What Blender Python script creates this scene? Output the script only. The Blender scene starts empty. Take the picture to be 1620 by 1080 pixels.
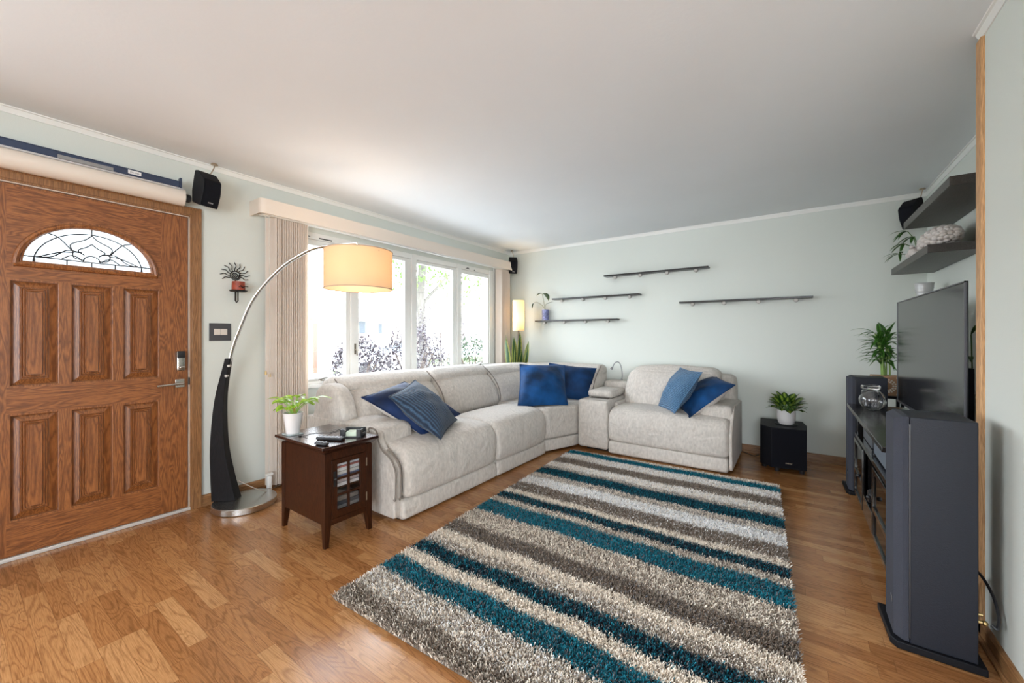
import bpy, math, random
import numpy as np
from mathutils import Vector, Matrix, Quaternion
from math import pi, sin, cos, radians as R_
random.seed(7)
S = bpy.context.scene
COL = S.collection

# ------------------------------------------------------------------ camera
cd = bpy.data.cameras.new('camera'); cam = bpy.data.objects.new('camera', cd); COL.objects.link(cam)
cam.location = (0, 0, 1.194); TH = math.atan(.7038)
cam.rotation_euler = (pi/2, 0, TH)
cd.sensor_width = 36; cd.lens = 633/1620*36; cd.shift_y = -9/1620; cd.clip_start = .05; cd.clip_end = 300
S.camera = cam
S.view_settings.view_transform = 'Standard'; S.view_settings.look = 'None'
S.view_settings.gamma = 1; S.view_settings.exposure = .46; S.view_settings.use_curve_mapping = False
# ------------------------------------------------------------------ sky
SKY = 10.5
w = bpy.data.worlds.new('sky'); S.world = w; w.use_nodes = True
nt = w.node_tree; bg = nt.nodes['Background']
tc = nt.nodes.new('ShaderNodeTexCoord'); sp = nt.nodes.new('ShaderNodeSeparateXYZ'); cr = nt.nodes.new('ShaderNodeValToRGB')
nt.links.new(tc.outputs['Generated'], sp.inputs[0]); nt.links.new(sp.outputs['Z'], cr.inputs[0]); nt.links.new(cr.outputs[0], bg.inputs[0])
cr.color_ramp.elements[0].position = 0.0; cr.color_ramp.elements[0].color = (.90, .95, 1, 1)
cr.color_ramp.elements[1].position = .7; cr.color_ramp.elements[1].color = (.76, .87, 1, 1)
bg.inputs[1].default_value = SKY
def portal(name, loc, rot, sx, sy):
    l = bpy.data.lights.new(name, 'AREA'); l.shape = 'RECTANGLE'; l.size = sx; l.size_y = sy
    o = bpy.data.objects.new(name, l); o.location = loc; o.rotation_euler = rot; COL.objects.link(o)
    l.cycles.is_portal = True
portal('daylight_window', (-3.56, 3.0, 1.44), (0, -pi/2, 0), 1.34, 2.85)
portal('added_opening_rear', (1.4, -3.35, 1.2), (pi/2, 0, 0), 3.2, 2.1)  # portal for an opening added behind the camera as fill light
portal('added_opening_right', (3.25, -1.25, 1.3), (0, pi/2, 0), .8, 1.5)  # portal for a small unseen opening, added on the right for extra daylight
portal('added_opening_left', (-3.56, -1.85, 1.25), (0, -pi/2, 0), 2.1, 2.3)  # unseen opening added on the left to brighten the front right wall

# ------------------------------------------------------------------ materials
MATS = {}
def nd(t, k, **kw):
    n = t.nodes.new('ShaderNode'+k)
    for a, b in kw.items(): setattr(n, a, b)
    return n
def mat(name, col, rough=.5, metal=0, spec=None, noise=None, bump=None, coat=0, trans=0, sheen=0, emit=None, alpha=None):
    """noise=(scale, amount, stretch xyz) mottles the colour; bump=(scale, strength, stretch)"""
    if name in MATS: return MATS[name]
    m = bpy.data.materials.new(name); m.use_nodes = True; t = m.node_tree
    b = t.nodes['Principled BSDF']; L = t.links.new
    c = (*col, 1)
    b.inputs['Base Color'].default_value = c; b.inputs['Roughness'].default_value = rough; b.inputs['Metallic'].default_value = metal
    if spec is not None: b.inputs['Specular IOR Level'].default_value = spec
    b.inputs['Coat Weight'].default_value = coat; b.inputs['Coat Roughness'].default_value = .12
    b.inputs['Transmission Weight'].default_value = trans; b.inputs['Sheen Weight'].default_value = sheen
    if sheen: b.inputs['Sheen Roughness'].default_value = .4
    if emit: b.inputs['Emission Color'].default_value = (*emit[0], 1); b.inputs['Emission Strength'].default_value = emit[1]
    co = nd(t, 'TexCoord').outputs['Object'] if (noise or bump) else None
    def mp(st):
        q = nd(t, 'Mapping'); q.inputs['Scale'].default_value = st; L(co, q.inputs[0]); return q.outputs[0]
    if noise:
        n = nd(t, 'TexNoise'); n.inputs['Scale'].default_value = noise[0]; n.inputs['Detail'].default_value = 5
        L(mp(noise[2] if len(noise) > 2 else (1, 1, 1)), n.inputs['Vector'])
        r = nd(t, 'ValToRGB'); a = noise[1]
        r.color_ramp.elements[0].position = .3; r.color_ramp.elements[1].position = .7
        r.color_ramp.elements[0].color = (*[max(0, v*(1-a)) for v in col], 1); r.color_ramp.elements[1].color = (*[min(1, v*(1+a)) for v in col], 1)
        L(n.outputs[0], r.inputs[0]); L(r.outputs[0], b.inputs['Base Color'])
    if bump:
        n = nd(t, 'TexNoise'); n.inputs['Scale'].default_value = bump[0]; n.inputs['Detail'].default_value = 3
        L(mp(bump[2] if len(bump) > 2 else (1, 1, 1)), n.inputs['Vector'])
        bp = nd(t, 'Bump'); bp.inputs['Strength'].default_value = bump[1]; bp.inputs['Distance'].default_value = .01
        L(n.outputs[0], bp.inputs['Height']); L(bp.outputs[0], b.inputs['Normal'])
    MATS[name] = m; return m

def wood(name, dark, light, stretch, scale=6, rough=.4, coat=0, rings=True, spec=.5):
    """grain runs along the axis with the small stretch number"""
    m = bpy.data.materials.new(name); m.use_nodes = True; t = m.node_tree; L = t.links.new
    b = t.nodes['Principled BSDF']; b.inputs['Roughness'].default_value = rough; b.inputs['Coat Weight'].default_value = coat
    b.inputs['Specular IOR Level'].default_value = spec
    co = nd(t, 'TexCoord').outputs['Object']
    q = nd(t, 'Mapping'); q.inputs['Scale'].default_value = stretch; L(co, q.inputs[0])
    n1 = nd(t, 'TexNoise'); n1.inputs['Scale'].default_value = scale; n1.inputs['Detail'].default_value = 2; n1.inputs['Distortion'].default_value = .6
    L(q.outputs[0], n1.inputs['Vector'])
    mu = nd(t, 'Math', operation='MULTIPLY'); mu.inputs[1].default_value = 11; L(n1.outputs[0], mu.inputs[0])
    fr = nd(t, 'Math', operation='PINGPONG'); fr.inputs[1].default_value = .5; L(mu.outputs[0], fr.inputs[0])
    n2 = nd(t, 'TexNoise'); n2.inputs['Scale'].default_value = scale*16; n2.inputs['Detail'].default_value = 4; L(q.outputs[0], n2.inputs['Vector'])
    r1 = nd(t, 'ValToRGB'); r1.color_ramp.elements[0].position = .0; r1.color_ramp.elements[1].position = .42 if rings else 1
    r1.color_ramp.elements[0].color = (*dark, 1); r1.color_ramp.elements[1].color = (*light, 1)
    L(fr.outputs[0], r1.inputs[0])
    r2 = nd(t, 'ValToRGB'); r2.color_ramp.elements[0].position = .35; r2.color_ramp.elements[1].position = .6
    r2.color_ramp.elements[0].color = (.62, .6, .58, 1); r2.color_ramp.elements[1].color = (1, 1, 1, 1); L(n2.outputs[0], r2.inputs[0])
    mx = nd(t, 'MixRGB', blend_type='MULTIPLY'); mx.inputs[0].default_value = .8; L(r1.outputs[0], mx.inputs[1]); L(r2.outputs[0], mx.inputs[2])
    L(mx.outputs[0], b.inputs['Base Color'])
    bp = nd(t, 'Bump'); bp.inputs['Strength'].default_value = .15; bp.inputs['Distance'].default_value = .004; L(n2.outputs[0], bp.inputs['Height']); L(bp.outputs[0], b.inputs['Normal'])
    MATS[name] = m; return m

def floor_mat():
    m = bpy.data.materials.new('oak_strip_floor'); m.use_nodes = True; t = m.node_tree; L = t.links.new
    b = t.nodes['Principled BSDF']
    def ma(op, a, c=None, d=None):
        n = nd(t, 'Math', operation=op)
        for i, v in enumerate((a, c, d)):
            if v is None: continue
            if isinstance(v, (int, float)): n.inputs[i].default_value = v
            else: L(v, n.inputs[i])
        return n.outputs[0]
    co = nd(t, 'TexCoord').outputs['Object']; s = nd(t, 'SeparateXYZ'); L(co, s.inputs[0])
    X, Y = s.outputs[0], s.outputs[1]
    yr = ma('DIVIDE', Y, .067); row = ma('FLOOR', yr)
    wn = nd(t, 'TexWhiteNoise', noise_dimensions='1D'); L(row, wn.inputs['W'])
    xs = ma('ADD', ma('DIVIDE', X, .43), ma('MULTIPLY', wn.outputs[0], 7.3)); colm = ma('FLOOR', xs)
    cb = nd(t, 'CombineXYZ'); L(row, cb.inputs[0]); L(colm, cb.inputs[1])
    w2 = nd(t, 'TexWhiteNoise', noise_dimensions='3D'); L(cb.outputs[0], w2.inputs['Vector'])
    rv = w2.outputs[0]
    # grain coordinates, shifted for each strip
    gx = ma('ADD', ma('MULTIPLY', X, 1.0), ma('MULTIPLY', rv, 37.)); gy = ma('ADD', ma('MULTIPLY', Y, 7.), ma('MULTIPLY', rv, 91.))
    gc = nd(t, 'CombineXYZ'); L(gx, gc.inputs[0]); L(gy, gc.inputs[1])
    n1 = nd(t, 'TexNoise'); n1.inputs['Scale'].default_value = 2.2; n1.inputs['Detail'].default_value = 1.5; n1.inputs['Distortion'].default_value = .5; L(gc.outputs[0], n1.inputs['Vector'])
    rg = ma('PINGPONG', ma('MULTIPLY', n1.outputs[0], 12), .5)
    gc2 = nd(t, 'CombineXYZ'); L(ma('MULTIPLY', gx, 5.), gc2.inputs[0]); L(ma('MULTIPLY', gy, 16.), gc2.inputs[1])
    n2 = nd(t, 'TexNoise'); n2.inputs['Scale'].default_value = 3; n2.inputs['Detail'].default_value = 4; L(gc2.outputs[0], n2.inputs['Vector'])
    base = nd(t, 'ValToRGB'); e = base.color_ramp.elements
    e[0].position = 0; e[0].color = (.32, .135, .045, 1); e[1].position = 1; e[1].color = (.51, .262, .108, 1)
    x = e.new(.5); x.color = (.41, .185, .066, 1); L(rv, base.inputs[0])
    r1 = nd(t, 'ValToRGB'); r1.color_ramp.elements[0].color = (.56, .50, .45, 1); r1.color_ramp.elements[1].position = .24; r1.color_ramp.elements[1].color = (1, 1, 1, 1); L(rg, r1.inputs[0])
    r2 = nd(t, 'ValToRGB'); r2.color_ramp.elements[0].position = .34; r2.color_ramp.elements[0].color = (.52, .47, .42, 1); r2.color_ramp.elements[1].position = .58; L(n2.outputs[0], r2.inputs[0])
    m1 = nd(t, 'MixRGB', blend_type='MULTIPLY'); m1.inputs[0].default_value = .68; L(base.outputs[0], m1.inputs[1]); L(r1.outputs[0], m1.inputs[2])
    m2 = nd(t, 'MixRGB', blend_type='MULTIPLY'); m2.inputs[0].default_value = .6; L(m1.outputs[0], m2.inputs[1]); L(r2.outputs[0], m2.inputs[2])
    # joints
    fy = ma('FRACT', yr); fx = ma('FRACT', xs)
    j1 = ma('LESS_THAN', ma('MINIMUM', fy, ma('SUBTRACT', 1., fy)), .012); j2 = ma('LESS_THAN', ma('MINIMUM', fx, ma('SUBTRACT', 1., fx)), .002)
    jj = ma('MULTIPLY', ma('MAXIMUM', j1, j2), .45)
    m3 = nd(t, 'MixRGB', blend_type='MULTIPLY'); L(jj, m3.inputs[0]); L(m2.outputs[0], m3.inputs[1]); m3.inputs[2].default_value = (.25, .18, .12, 1)
    L(m3.outputs[0], b.inputs['Base Color'])
    b.inputs['Roughness'].default_value = .22; b.inputs['Specular IOR Level'].default_value = .5
    bp = nd(t, 'Bump'); bp.inputs['Strength'].default_value = .06; bp.inputs['Distance'].default_value = .004; L(n2.outputs[0], bp.inputs['Height']); L(bp.outputs[0], b.inputs['Normal'])
    return m

def glass_thin(name, tint=(1, 1, 1), refl=.08, rough=.0):
    m = bpy.data.materials.new(name); m.use_nodes = True; t = m.node_tree; L = t.links.new
    t.nodes.remove(t.nodes['Principled BSDF'])
    tr = nd(t, 'BsdfTransparent'); tr.inputs[0].default_value = (*tint, 1); gl = nd(t, 'BsdfGlossy'); gl.inputs['Roughness'].default_value = rough
    lw = nd(t, 'LayerWeight'); lw.inputs[0].default_value = .5; pw = nd(t, 'Math', operation='POWER'); pw.inputs[1].default_value = 5; L(lw.outputs['Facing'], pw.inputs[0])
    fz = nd(t, 'Math', operation='MULTIPLY_ADD'); fz.inputs[1].default_value = .9; fz.inputs[2].default_value = refl*.5; L(pw.outputs[0], fz.inputs[0])
    mx = nd(t, 'MixShader'); L(fz.outputs[0], mx.inputs[0]); L(tr.outputs[0], mx.inputs[1]); L(gl.outputs[0], mx.inputs[2])
    L(mx.outputs[0], t.nodes['Material Output'].inputs[0]); MATS[name] = m; return m
def shade_mat(name, col, tcol, mixf=.55):
    m = bpy.data.materials.new(name); m.use_nodes = True; t = m.node_tree; L = t.links.new
    t.nodes.remove(t.nodes['Principled BSDF'])
    d = nd(t, 'BsdfDiffuse'); d.inputs[0].default_value = (*col, 1); tl = nd(t, 'BsdfTranslucent'); tl.inputs[0].default_value = (*tcol, 1)
    mx = nd(t, 'MixShader'); mx.inputs[0].default_value = mixf; L(d.outputs[0], mx.inputs[1]); L(tl.outputs[0], mx.inputs[2])
    L(mx.outputs[0], t.nodes['Material Output'].inputs[0])
    q = nd(t, 'TexCoord'); n = nd(t, 'TexNoise'); mp = nd(t, 'Mapping'); mp.inputs['Scale'].default_value = (1, 1, 30); L(q.outputs['Object'], mp.inputs[0]); L(mp.outputs[0], n.inputs['Vector'])
    n.inputs['Scale'].default_value = 12; bp = nd(t, 'Bump'); bp.inputs['Strength'].default_value = .2; bp.inputs['Distance'].default_value = .002; L(n.outputs[0], bp.inputs['Height']); L(bp.outputs[0], d.inputs['Normal'])
    MATS[name] = m; return m

WALL = mat('sage_grey_paint', (.62, .65, .605), .75, bump=(180, .05))
WALL_R = WALL
CEIL = mat('ceiling_paint', (.76, .785, .80), .85, bump=(60, .05), noise=(.8, .03))
WHITE = mat('white_gloss_paint', (.76, .76, .73), .35)
CREAM = mat('cream_vinyl', (.70, .62, .54), .4)
DOORW = wood('golden_oak_door', (.165, .052, .013), (.33, .120, .034), (7, 7, .7), 3.0, .38, .1)
DOORH = wood('golden_oak_rail', (.165, .052, .013), (.33, .120, .034), (7, .7, 7), 3.0, .38, .1)
OAK = wood('oak_trim', (.22, .10, .038), (.36, .19, .08), (8, .5, 8), 4, .4, .1)
OAKV = wood('oak_trim_upright', (.20, .09, .033), (.34, .165, .065), (8, 8, .4), 4, .4, .1)
OAKX = wood('oak_trim_back', (.20, .095, .04), (.33, .17, .075), (.5, 8, 8), 4, .4, .1)
PINE = wood('pine_edge', (.46, .24, .10), (.62, .36, .17), (6, 6, .4), 5, .5)
ESP = wood('cherry_brown_wood', (.024, .007, .002), (.046, .013, .004), (6, 6, .7), 4, .4, .04, spec=.2)
ESPH = wood('cherry_brown_top', (.018, .006, .004), (.036, .012, .007), (.6, 6, 6), 4, .16, .6)
BLKW = wood('black_wood', (.004, .004, .005), (.009, .008, .010), (6, 6, .7), 4, .5, spec=.2)
SHELFW = wood('dark_ash_wood', (.045, .038, .035), (.068, .058, .052), (6, .8, 6), 4, .4)
FAB = mat('oatmeal_chenille', (.56, .515, .465), .95, noise=(60, .13, (1, 1, .45)), bump=(300, .5, (1, 1, .5)), sheen=.1)
def soft_wrinkles(m, scale, dist, st=1.0, stretch=(1, 1, 1)):
    t = m.node_tree; b = t.nodes['Principled BSDF']; co = nd(t, 'TexCoord'); q = nd(t, 'Mapping'); q.inputs['Scale'].default_value = stretch; n = nd(t, 'TexNoise')
    n.inputs['Scale'].default_value = scale; n.inputs['Detail'].default_value = 2; n.inputs['Distortion'].default_value = .8; bp = nd(t, 'Bump'); bp.inputs['Strength'].default_value = st; bp.inputs['Distance'].default_value = dist
    L = t.links.new; L(co.outputs['Object'], q.inputs[0]); L(q.outputs[0], n.inputs['Vector']); L(n.outputs[0], bp.inputs['Height'])
    if b.inputs['Normal'].links: L(b.inputs['Normal'].links[0].from_socket, bp.inputs['Normal'])
    L(bp.outputs[0], b.inputs['Normal'])
soft_wrinkles(FAB, 7, .035, .55)
PIPE = mat('taupe_piping', (.20, .17, .145), .8)
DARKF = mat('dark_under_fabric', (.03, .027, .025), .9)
STEEL = mat('brushed_nickel', (.52, .50, .47), .27, 1, bump=(40, .05, (1, 1, 20)))
CHROME = mat('polished_chrome', (.75, .75, .76), .12, 1)
BLK = mat('black_plastic', (.012, .012, .014), .4)
BLKM = mat('matte_black_cabinet', (.006, .0065, .009), .55, spec=.2, bump=(300, .12))
BLKB = mat('slate_black_cabinet', (.013, .0155, .023), .5, spec=.3, bump=(300, .1))
GRILLE = mat('speaker_cloth', (.040, .044, .060), .9, bump=(500, .6))
GRILLEB = mat('black_speaker_cloth', (.005, .0055, .009), .9, spec=.2, bump=(500, .4))
LACQ = mat('black_lacquer', (.010, .009, .009), .14, coat=.5)
IRON = mat('black_iron', (.012, .011, .011), .55, .3)
WGL = glass_thin('window_glass')
CERA = mat('white_ceramic', (.68, .66, .66), .3)
SOIL = mat('potting_soil', (.03, .02, .012), 1, bump=(90, 1))
GREY = mat('charcoal_plate', (.06, .06, .065), .4)

# ------------------------------------------------------------------ mesh helpers
WL = {}
class MB:
    def __init__(s): s.v = []; s.f = []
    def add(s, V, F):
        n = len(s.v); s.v += [tuple(p) for p in V]; s.f += [tuple(i+n for i in f) for f in F]; return s
    def box(s, x0, x1, y0, y1, z0, z1):
        return s.add([(x0,y0,z0),(x1,y0,z0),(x1,y1,z0),(x0,y1,z0),(x0,y0,z1),(x1,y0,z1),(x1,y1,z1),(x0,y1,z1)],
                     [(0,3,2,1),(4,5,6,7),(0,1,5,4),(1,2,6,5),(2,3,7,6),(3,0,4,7)])
    def prism(s, poly, z0, z1, fn=None, poly2=None):
        n = len(poly); q = poly2 or poly; f = fn or (lambda a, b, c: (a, b, c))
        V = [f(a, b, z0) for a, b in poly]+[f(a, b, z1) for a, b in q]
        return s.add(V, [tuple(range(n))[::-1], tuple(range(n, 2*n))]+[(i, (i+1) % n, n+(i+1) % n, n+i) for i in range(n)])
    def tube(s, pts, r, n=8, cap=True, flat=None):
        P = [Vector(p) for p in pts]; m = len(P)
        rr = r if isinstance(r, (list, tuple)) else [r]*m
        V = []; F = []; up = None
        for i, p in enumerate(P):
            t = (P[min(i+1, m-1)]-P[max(i-1, 0)]).normalized()
            if up is None: up = Vector((0, 0, 1)) if abs(t.z) < .9 else Vector((1, 0, 0))
            a = t.cross(up).normalized(); b = a.cross(t).normalized(); up = b
            for k in range(n):
                th = 2*pi*k/n; ca, sa = cos(th), sin(th)
                V.append(p+(a*ca+b*sa*(flat or 1))*rr[i])
        for i in range(m-1):
            for k in range(n): F.append((i*n+k, i*n+(k+1) % n, (i+1)*n+(k+1) % n, (i+1)*n+k))
        if cap: F += [tuple(range(n))[::-1], tuple(range((m-1)*n, m*n))]
        return s.add(V, F)
    def lathe(s, prof, c, n=32, sx=1, sy=1, cap=False):
        V = []; F = []
        for (r, z) in prof:
            for k in range(n): V.append((c[0]+r*sx*cos(2*pi*k/n), c[1]+r*sy*sin(2*pi*k/n), c[2]+z))
        for i in range(len(prof)-1):
            for k in range(n): F.append((i*n+k, i*n+(k+1) % n, (i+1)*n+(k+1) % n, (i+1)*n+k))
        if cap: F += [tuple(range(n))[::-1], tuple(range((len(prof)-1)*n, len(prof)*n))]
        return s.add(V, F)
    def ball(s, c, r, n=14, sx=1, sy=1, sz=1):
        pr = [(max(1e-4, r*sin(pi*i/n)), -r*cos(pi*i/n)*sz) for i in range(n+1)]
        return s.lathe(pr, c, n*2, sx, sy)
    def soft(s, x0, x1, y0, y1, z0, z1, r, bulge=0, n=9, fn=None):
        h = [(x1-x0)/2, (y1-y0)/2, (z1-z0)/2]; c = [(x0+x1)/2, (y0+y1)/2, (z0+z1)/2]
        base = len(s.v); idx = {}
        g = [-1+2*i/n for i in range(n+1)]
        g = [math.copysign(1-(1-abs(a))**1.6, a) for a in g]
        def vid(i, j, k):
            if (i, j, k) in idx: return idx[(i, j, k)]
            u = (g[i], g[j], g[k]); p = [u[q]*h[q] for q in range(3)]
            cl = [max(-(h[q]-min(r, h[q]*.98)), min(h[q]-min(r, h[q]*.98), p[q])) for q in range(3)]
            d = Vector([p[q]-cl[q] for q in range(3)]); L = d.length
            if L > 1e-9: d = d/L*min(r, max(h))
            d = Vector([max(-min(r, h[q]), min(min(r, h[q]), d[q])) for q in range(3)])
            pos = [cl[q]+d[q] for q in range(3)]
            for q in range(3):
                o = [u[w] for w in range(3) if w != q]
                if abs(u[q]) > .999: pos[q] += math.copysign(bulge*(1-o[0]**2)*(1-o[1]**2), u[q])
            P = [c[q]+pos[q] for q in range(3)]
            if fn: P = fn(*P)
            s.v.append(tuple(P)); idx[(i, j, k)] = len(s.v)-1; return len(s.v)-1
        for a in range(n):
            for b in range(n):
                s.f.append((vid(a,b,0), vid(a,b+1,0), vid(a+1,b+1,0), vid(a+1,b,0)))
                s.f.append((vid(a,b,n), vid(a+1,b,n), vid(a+1,b+1,n), vid(a,b+1,n)))
                s.f.append((vid(a,0,b), vid(a+1,0,b), vid(a+1,0,b+1), vid(a,0,b+1)))
                s.f.append((vid(a,n,b), vid(a,n,b+1), vid(a+1,n,b+1), vid(a+1,n,b)))
                s.f.append((vid(0,a,b), vid(0,a,b+1), vid(0,a+1,b+1), vid(0,a+1,b)))
                s.f.append((vid(n,a,b), vid(n,a+1,b), vid(n,a+1,b+1), vid(n,a,b+1)))
        return s
    def xf(s, M):
        s.v = [tuple(M @ Vector(p)) for p in s.v]; return s
def place(mesh, name, m, parent=None, smooth=True, ang=40, bevel=0):
    n = len(mesh.vertices); co = np.empty(n*3, 'f'); mesh.vertices.foreach_get('co', co); co = co.reshape(-1, 3)
    lo, hi = co.min(0), co.max(0); O = np.array([(lo[0]+hi[0])/2, (lo[1]+hi[1])/2, lo[2]], 'f')
    co -= O; mesh.vertices.foreach_set('co', co.ravel()); mesh.update()
    mesh.materials.append(m)
    if smooth:
        mesh.polygons.foreach_set('use_smooth', [True]*len(mesh.polygons)); mesh.set_sharp_from_angle(angle=R_(ang))
    o = bpy.data.objects.new(name, mesh); COL.objects.link(o)
    W = Vector([float(q) for q in O]); WL[o.name] = W
    if parent is not None: o.parent = parent; o.location = W-WL[parent.name]
    else: o.location = W
    if bevel:
        b = o.modifiers.new('bevel', 'BEVEL'); b.width = bevel; b.segments = 2; b.limit_method = 'ANGLE'; b.angle_limit = R_(35)
    return o
def mk(name, mb, m, parent=None, smooth=True, ang=40, bevel=0):
    me = bpy.data.meshes.new(name); me.from_pydata(mb.v, [], mb.f); me.validate(); me.update()
    import bmesh
    bm = bmesh.new(); bm.from_mesh(me); bmesh.ops.recalc_face_normals(bm, faces=bm.faces); bm.to_mesh(me); bm.free()
    return place(me, name, m, parent, smooth, ang, bevel)
def tag(o, label, cat, group=None):
    o['label'] = label; o['category'] = cat
    if group: o['group'] = group
    return o
def struct(o): o['kind'] = 'structure'; return o
def thing(name, loc, label, cat, group=None):
    o = bpy.data.objects.new(name, None); o.empty_display_size = .05; COL.objects.link(o); o.location = loc; WL[o.name] = Vector(loc)
    return tag(o, label, cat, group)
def copy_tree(o, parent=None):
    c = o.copy(); COL.objects.link(c); c.parent = parent
    for ch in [q for q in COL.objects if q.parent == o]: copy_tree(ch, c)
    return c
def plate(outer, holes, t, fn):
    """flat board with holes: outline and holes are (a,b) lists, thickness 0..t, fn(a,b,c)->xyz"""
    cu = bpy.data.curves.new('c', 'CURVE'); cu.dimensions = '2D'; cu.fill_mode = 'BOTH'; cu.extrude = t/2
    for poly in [outer]+list(holes):
        sp = cu.splines.new('POLY'); sp.points.add(len(poly)-1); sp.use_cyclic_u = True
        for i, (a, b) in enumerate(poly): sp.points[i].co = (a, b, 0, 1)
    o = bpy.data.objects.new('c', cu); COL.objects.link(o)
    me = bpy.data.meshes.new_from_object(o); bpy.data.objects.remove(o); bpy.data.curves.remove(cu)
    for v in me.vertices: v.co = fn(v.co.x, v.co.y, v.co.z+t/2)
    import bmesh
    bm = bmesh.new(); bm.from_mesh(me); bmesh.ops.remove_doubles(bm, verts=bm.verts, dist=1e-5); bmesh.ops.recalc_face_normals(bm, faces=bm.faces); bm.to_mesh(me); bm.free()
    me.materials.clear(); return me
def text(name, body, size, M, m, parent=None, ext=.0006, shear=0):
    cu = bpy.data.curves.new(name, 'FONT'); cu.body = body; cu.size = size; cu.extrude = ext; cu.align_x = 'CENTER'; cu.align_y = 'CENTER'; cu.shear = shear
    o = bpy.data.objects.new('c', cu); COL.objects.link(o); bpy.context.view_layer.update()
    me = bpy.data.meshes.new_from_object(o); bpy.data.objects.remove(o); me.transform(M); me.materials.clear()
    return place(me, name, m, parent, False)
def rect(a0, a1, b0, b1): return [(a0, b0), (a1, b0), (a1, b1), (a0, b1)]
def bez(p, n=12):
    """Catmull-Rom through points"""
    P = [Vector(q) for q in p]; P = [P[0]*2-P[1]]+P+[P[-1]*2-P[-2]]; out = []
    for i in range(1, len(P)-2):
        for k in range(n):
            t = k/n; a, b, c, d = P[i-1:i+3]
            out.append(.5*((2*b)+(c-a)*t+(2*a-5*b+4*c-d)*t*t+(3*b-a-3*c+d)*t**3))
    out.append(P[-2]); return out
def smoothpoly(pts, n=5, ten=.5):
    N = len(pts); out = []
    for i in range(N):
        a, b, c, d = [np.array(pts[(i+k) % N], float) for k in (-1, 0, 1, 2)]
        for k in range(n):
            t = k/n; m1 = ten*(c-a)*.9; m2 = ten*(d-b)*.9
            h00 = 2*t**3-3*t*t+1; h10 = t**3-2*t*t+t; h01 = -2*t**3+3*t*t; h11 = t**3-t*t
            out.append(tuple(h00*b+h10*m1+h01*c+h11*m2))
    return out
def fillet(pts, r, n=4):
    out = []; N = len(pts)
    rr = r if isinstance(r, (list, tuple)) else [r]*N
    for i in range(N):
        p = Vector((*pts[i], 0)); a = Vector((*pts[i-1], 0)); b = Vector((*pts[(i+1) % N], 0))
        da, db = (a-p), (b-p); q = min(rr[i], da.length*.49, db.length*.49)
        A = p+da.normalized()*q; B = p+db.normalized()*q
        for k in range(n+1):
            t = k/n; v = A*(1-t)**2+p*2*t*(1-t)+B*t*t; out.append((v.x, v.y))
    return out
def sweep(mb, prof, path, r_end=.03, nlen=10, puff=0, ne=4):
    """closed profile (b,z): b is the distance to the right of the path; soft rounded ends"""
    pr = np.array(prof); N = len(pr)
    area = .5*sum(pr[i][0]*pr[(i+1) % N][1]-pr[(i+1) % N][0]*pr[i][1] for i in range(N))
    tg = np.roll(pr, -1, 0)-np.roll(pr, 1, 0); tg /= (np.linalg.norm(tg, axis=1)[:, None]+1e-9)
    nr = np.stack([tg[:, 1], -tg[:, 0]], 1)*(1 if area > 0 else -1)
    P = np.array(path, float); seg = np.linalg.norm(np.diff(P, axis=0), axis=1); cum = np.concatenate([[0], np.cumsum(seg)]); Lt = cum[-1]
    st = [(Lt*0+r_end*(1-cos(a)), r_end*(1-sin(a))) for a in np.linspace(0, pi/2, ne+1)]
    st += [(r_end+(Lt-2*r_end)*i/nlen, 0) for i in range(1, nlen)]
    st += [(Lt-r_end*(1-cos(a)), r_end*(1-sin(a))) for a in np.linspace(pi/2, 0, ne+1)]
    V = []
    for (d, ins) in st:
        x = np.interp(d, cum, P[:, 0]); y = np.interp(d, cum, P[:, 1])
        e = .04*Lt+.01; x2 = np.interp(min(Lt, d+e), cum, P[:, 0])-np.interp(max(0, d-e), cum, P[:, 0]); y2 = np.interp(min(Lt, d+e), cum, P[:, 1])-np.interp(max(0, d-e), cum, P[:, 1])
        L = math.hypot(x2, y2); tx, ty = x2/L, y2/L
        u = 2*d/Lt-1; off = -ins+puff*(1-u**4)
        for (b, z), (nb, nz) in zip(pr, nr):
            bb = b+nb*off; zz = z+nz*off; V.append((x+ty*bb, y-tx*bb, zz))
    m = len(st); F = [(i*N+k, i*N+(k+1) % N, (i+1)*N+(k+1) % N, (i+1)*N+k) for i in range(m-1) for k in range(N)]
    F += [tuple(range(N))[::-1], tuple(range((m-1)*N, m*N))]
    return mb.add(V, F)
def ring_pts(c, r, a0, a1, n, fn): return [fn(c[0]+r*cos(a0+(a1-a0)*i/n), c[1]+r*sin(a0+(a1-a0)*i/n)) for i in range(n+1)]

XL, YB, XR, XF, YF, H = -3.396, 4.775, .921, .613, 2.383, 2.405
# ================================================================== room shell
T = .14
YN = -3.3
struct(mk('floor', MB().box(XL-T, 3.3, YN, YB+T, -.1, 0), floor_mat(), smooth=False))
struct(mk('ceiling', MB().box(XL-T, 3.3, YN, YB+T, H, H+.1), CEIL, smooth=False))
DY0, DY1, DZ = .04, .978, 2.018
WY0, WY1, WZ0, WZ1 = 1.60, 4.375, .775, 2.085
struct(place(plate(rect(YN, YB+T, 0, H), [rect(-3.0, -.7, .2, 2.3), rect(DY0, DY1, -.0+.001, DZ), rect(WY0, WY1, WZ0, WZ1)], T, lambda a, b, c: (XL-c, a, b)), 'wall_left', WALL, smooth=False))  # first hole is the added fill opening behind the camera
struct(mk('wall_back', MB().box(XL, XR+T, YB, YB+T, 0, H), WALL, smooth=False))
struct(mk('wall_right', MB().box(XR, XR+T, YF-.1, YB, 0, H), WALL, smooth=False))
struct(mk('wall_right_front', MB().box(XF, XR+T, 1.0, YF, 0, H), WALL, smooth=False))
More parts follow.
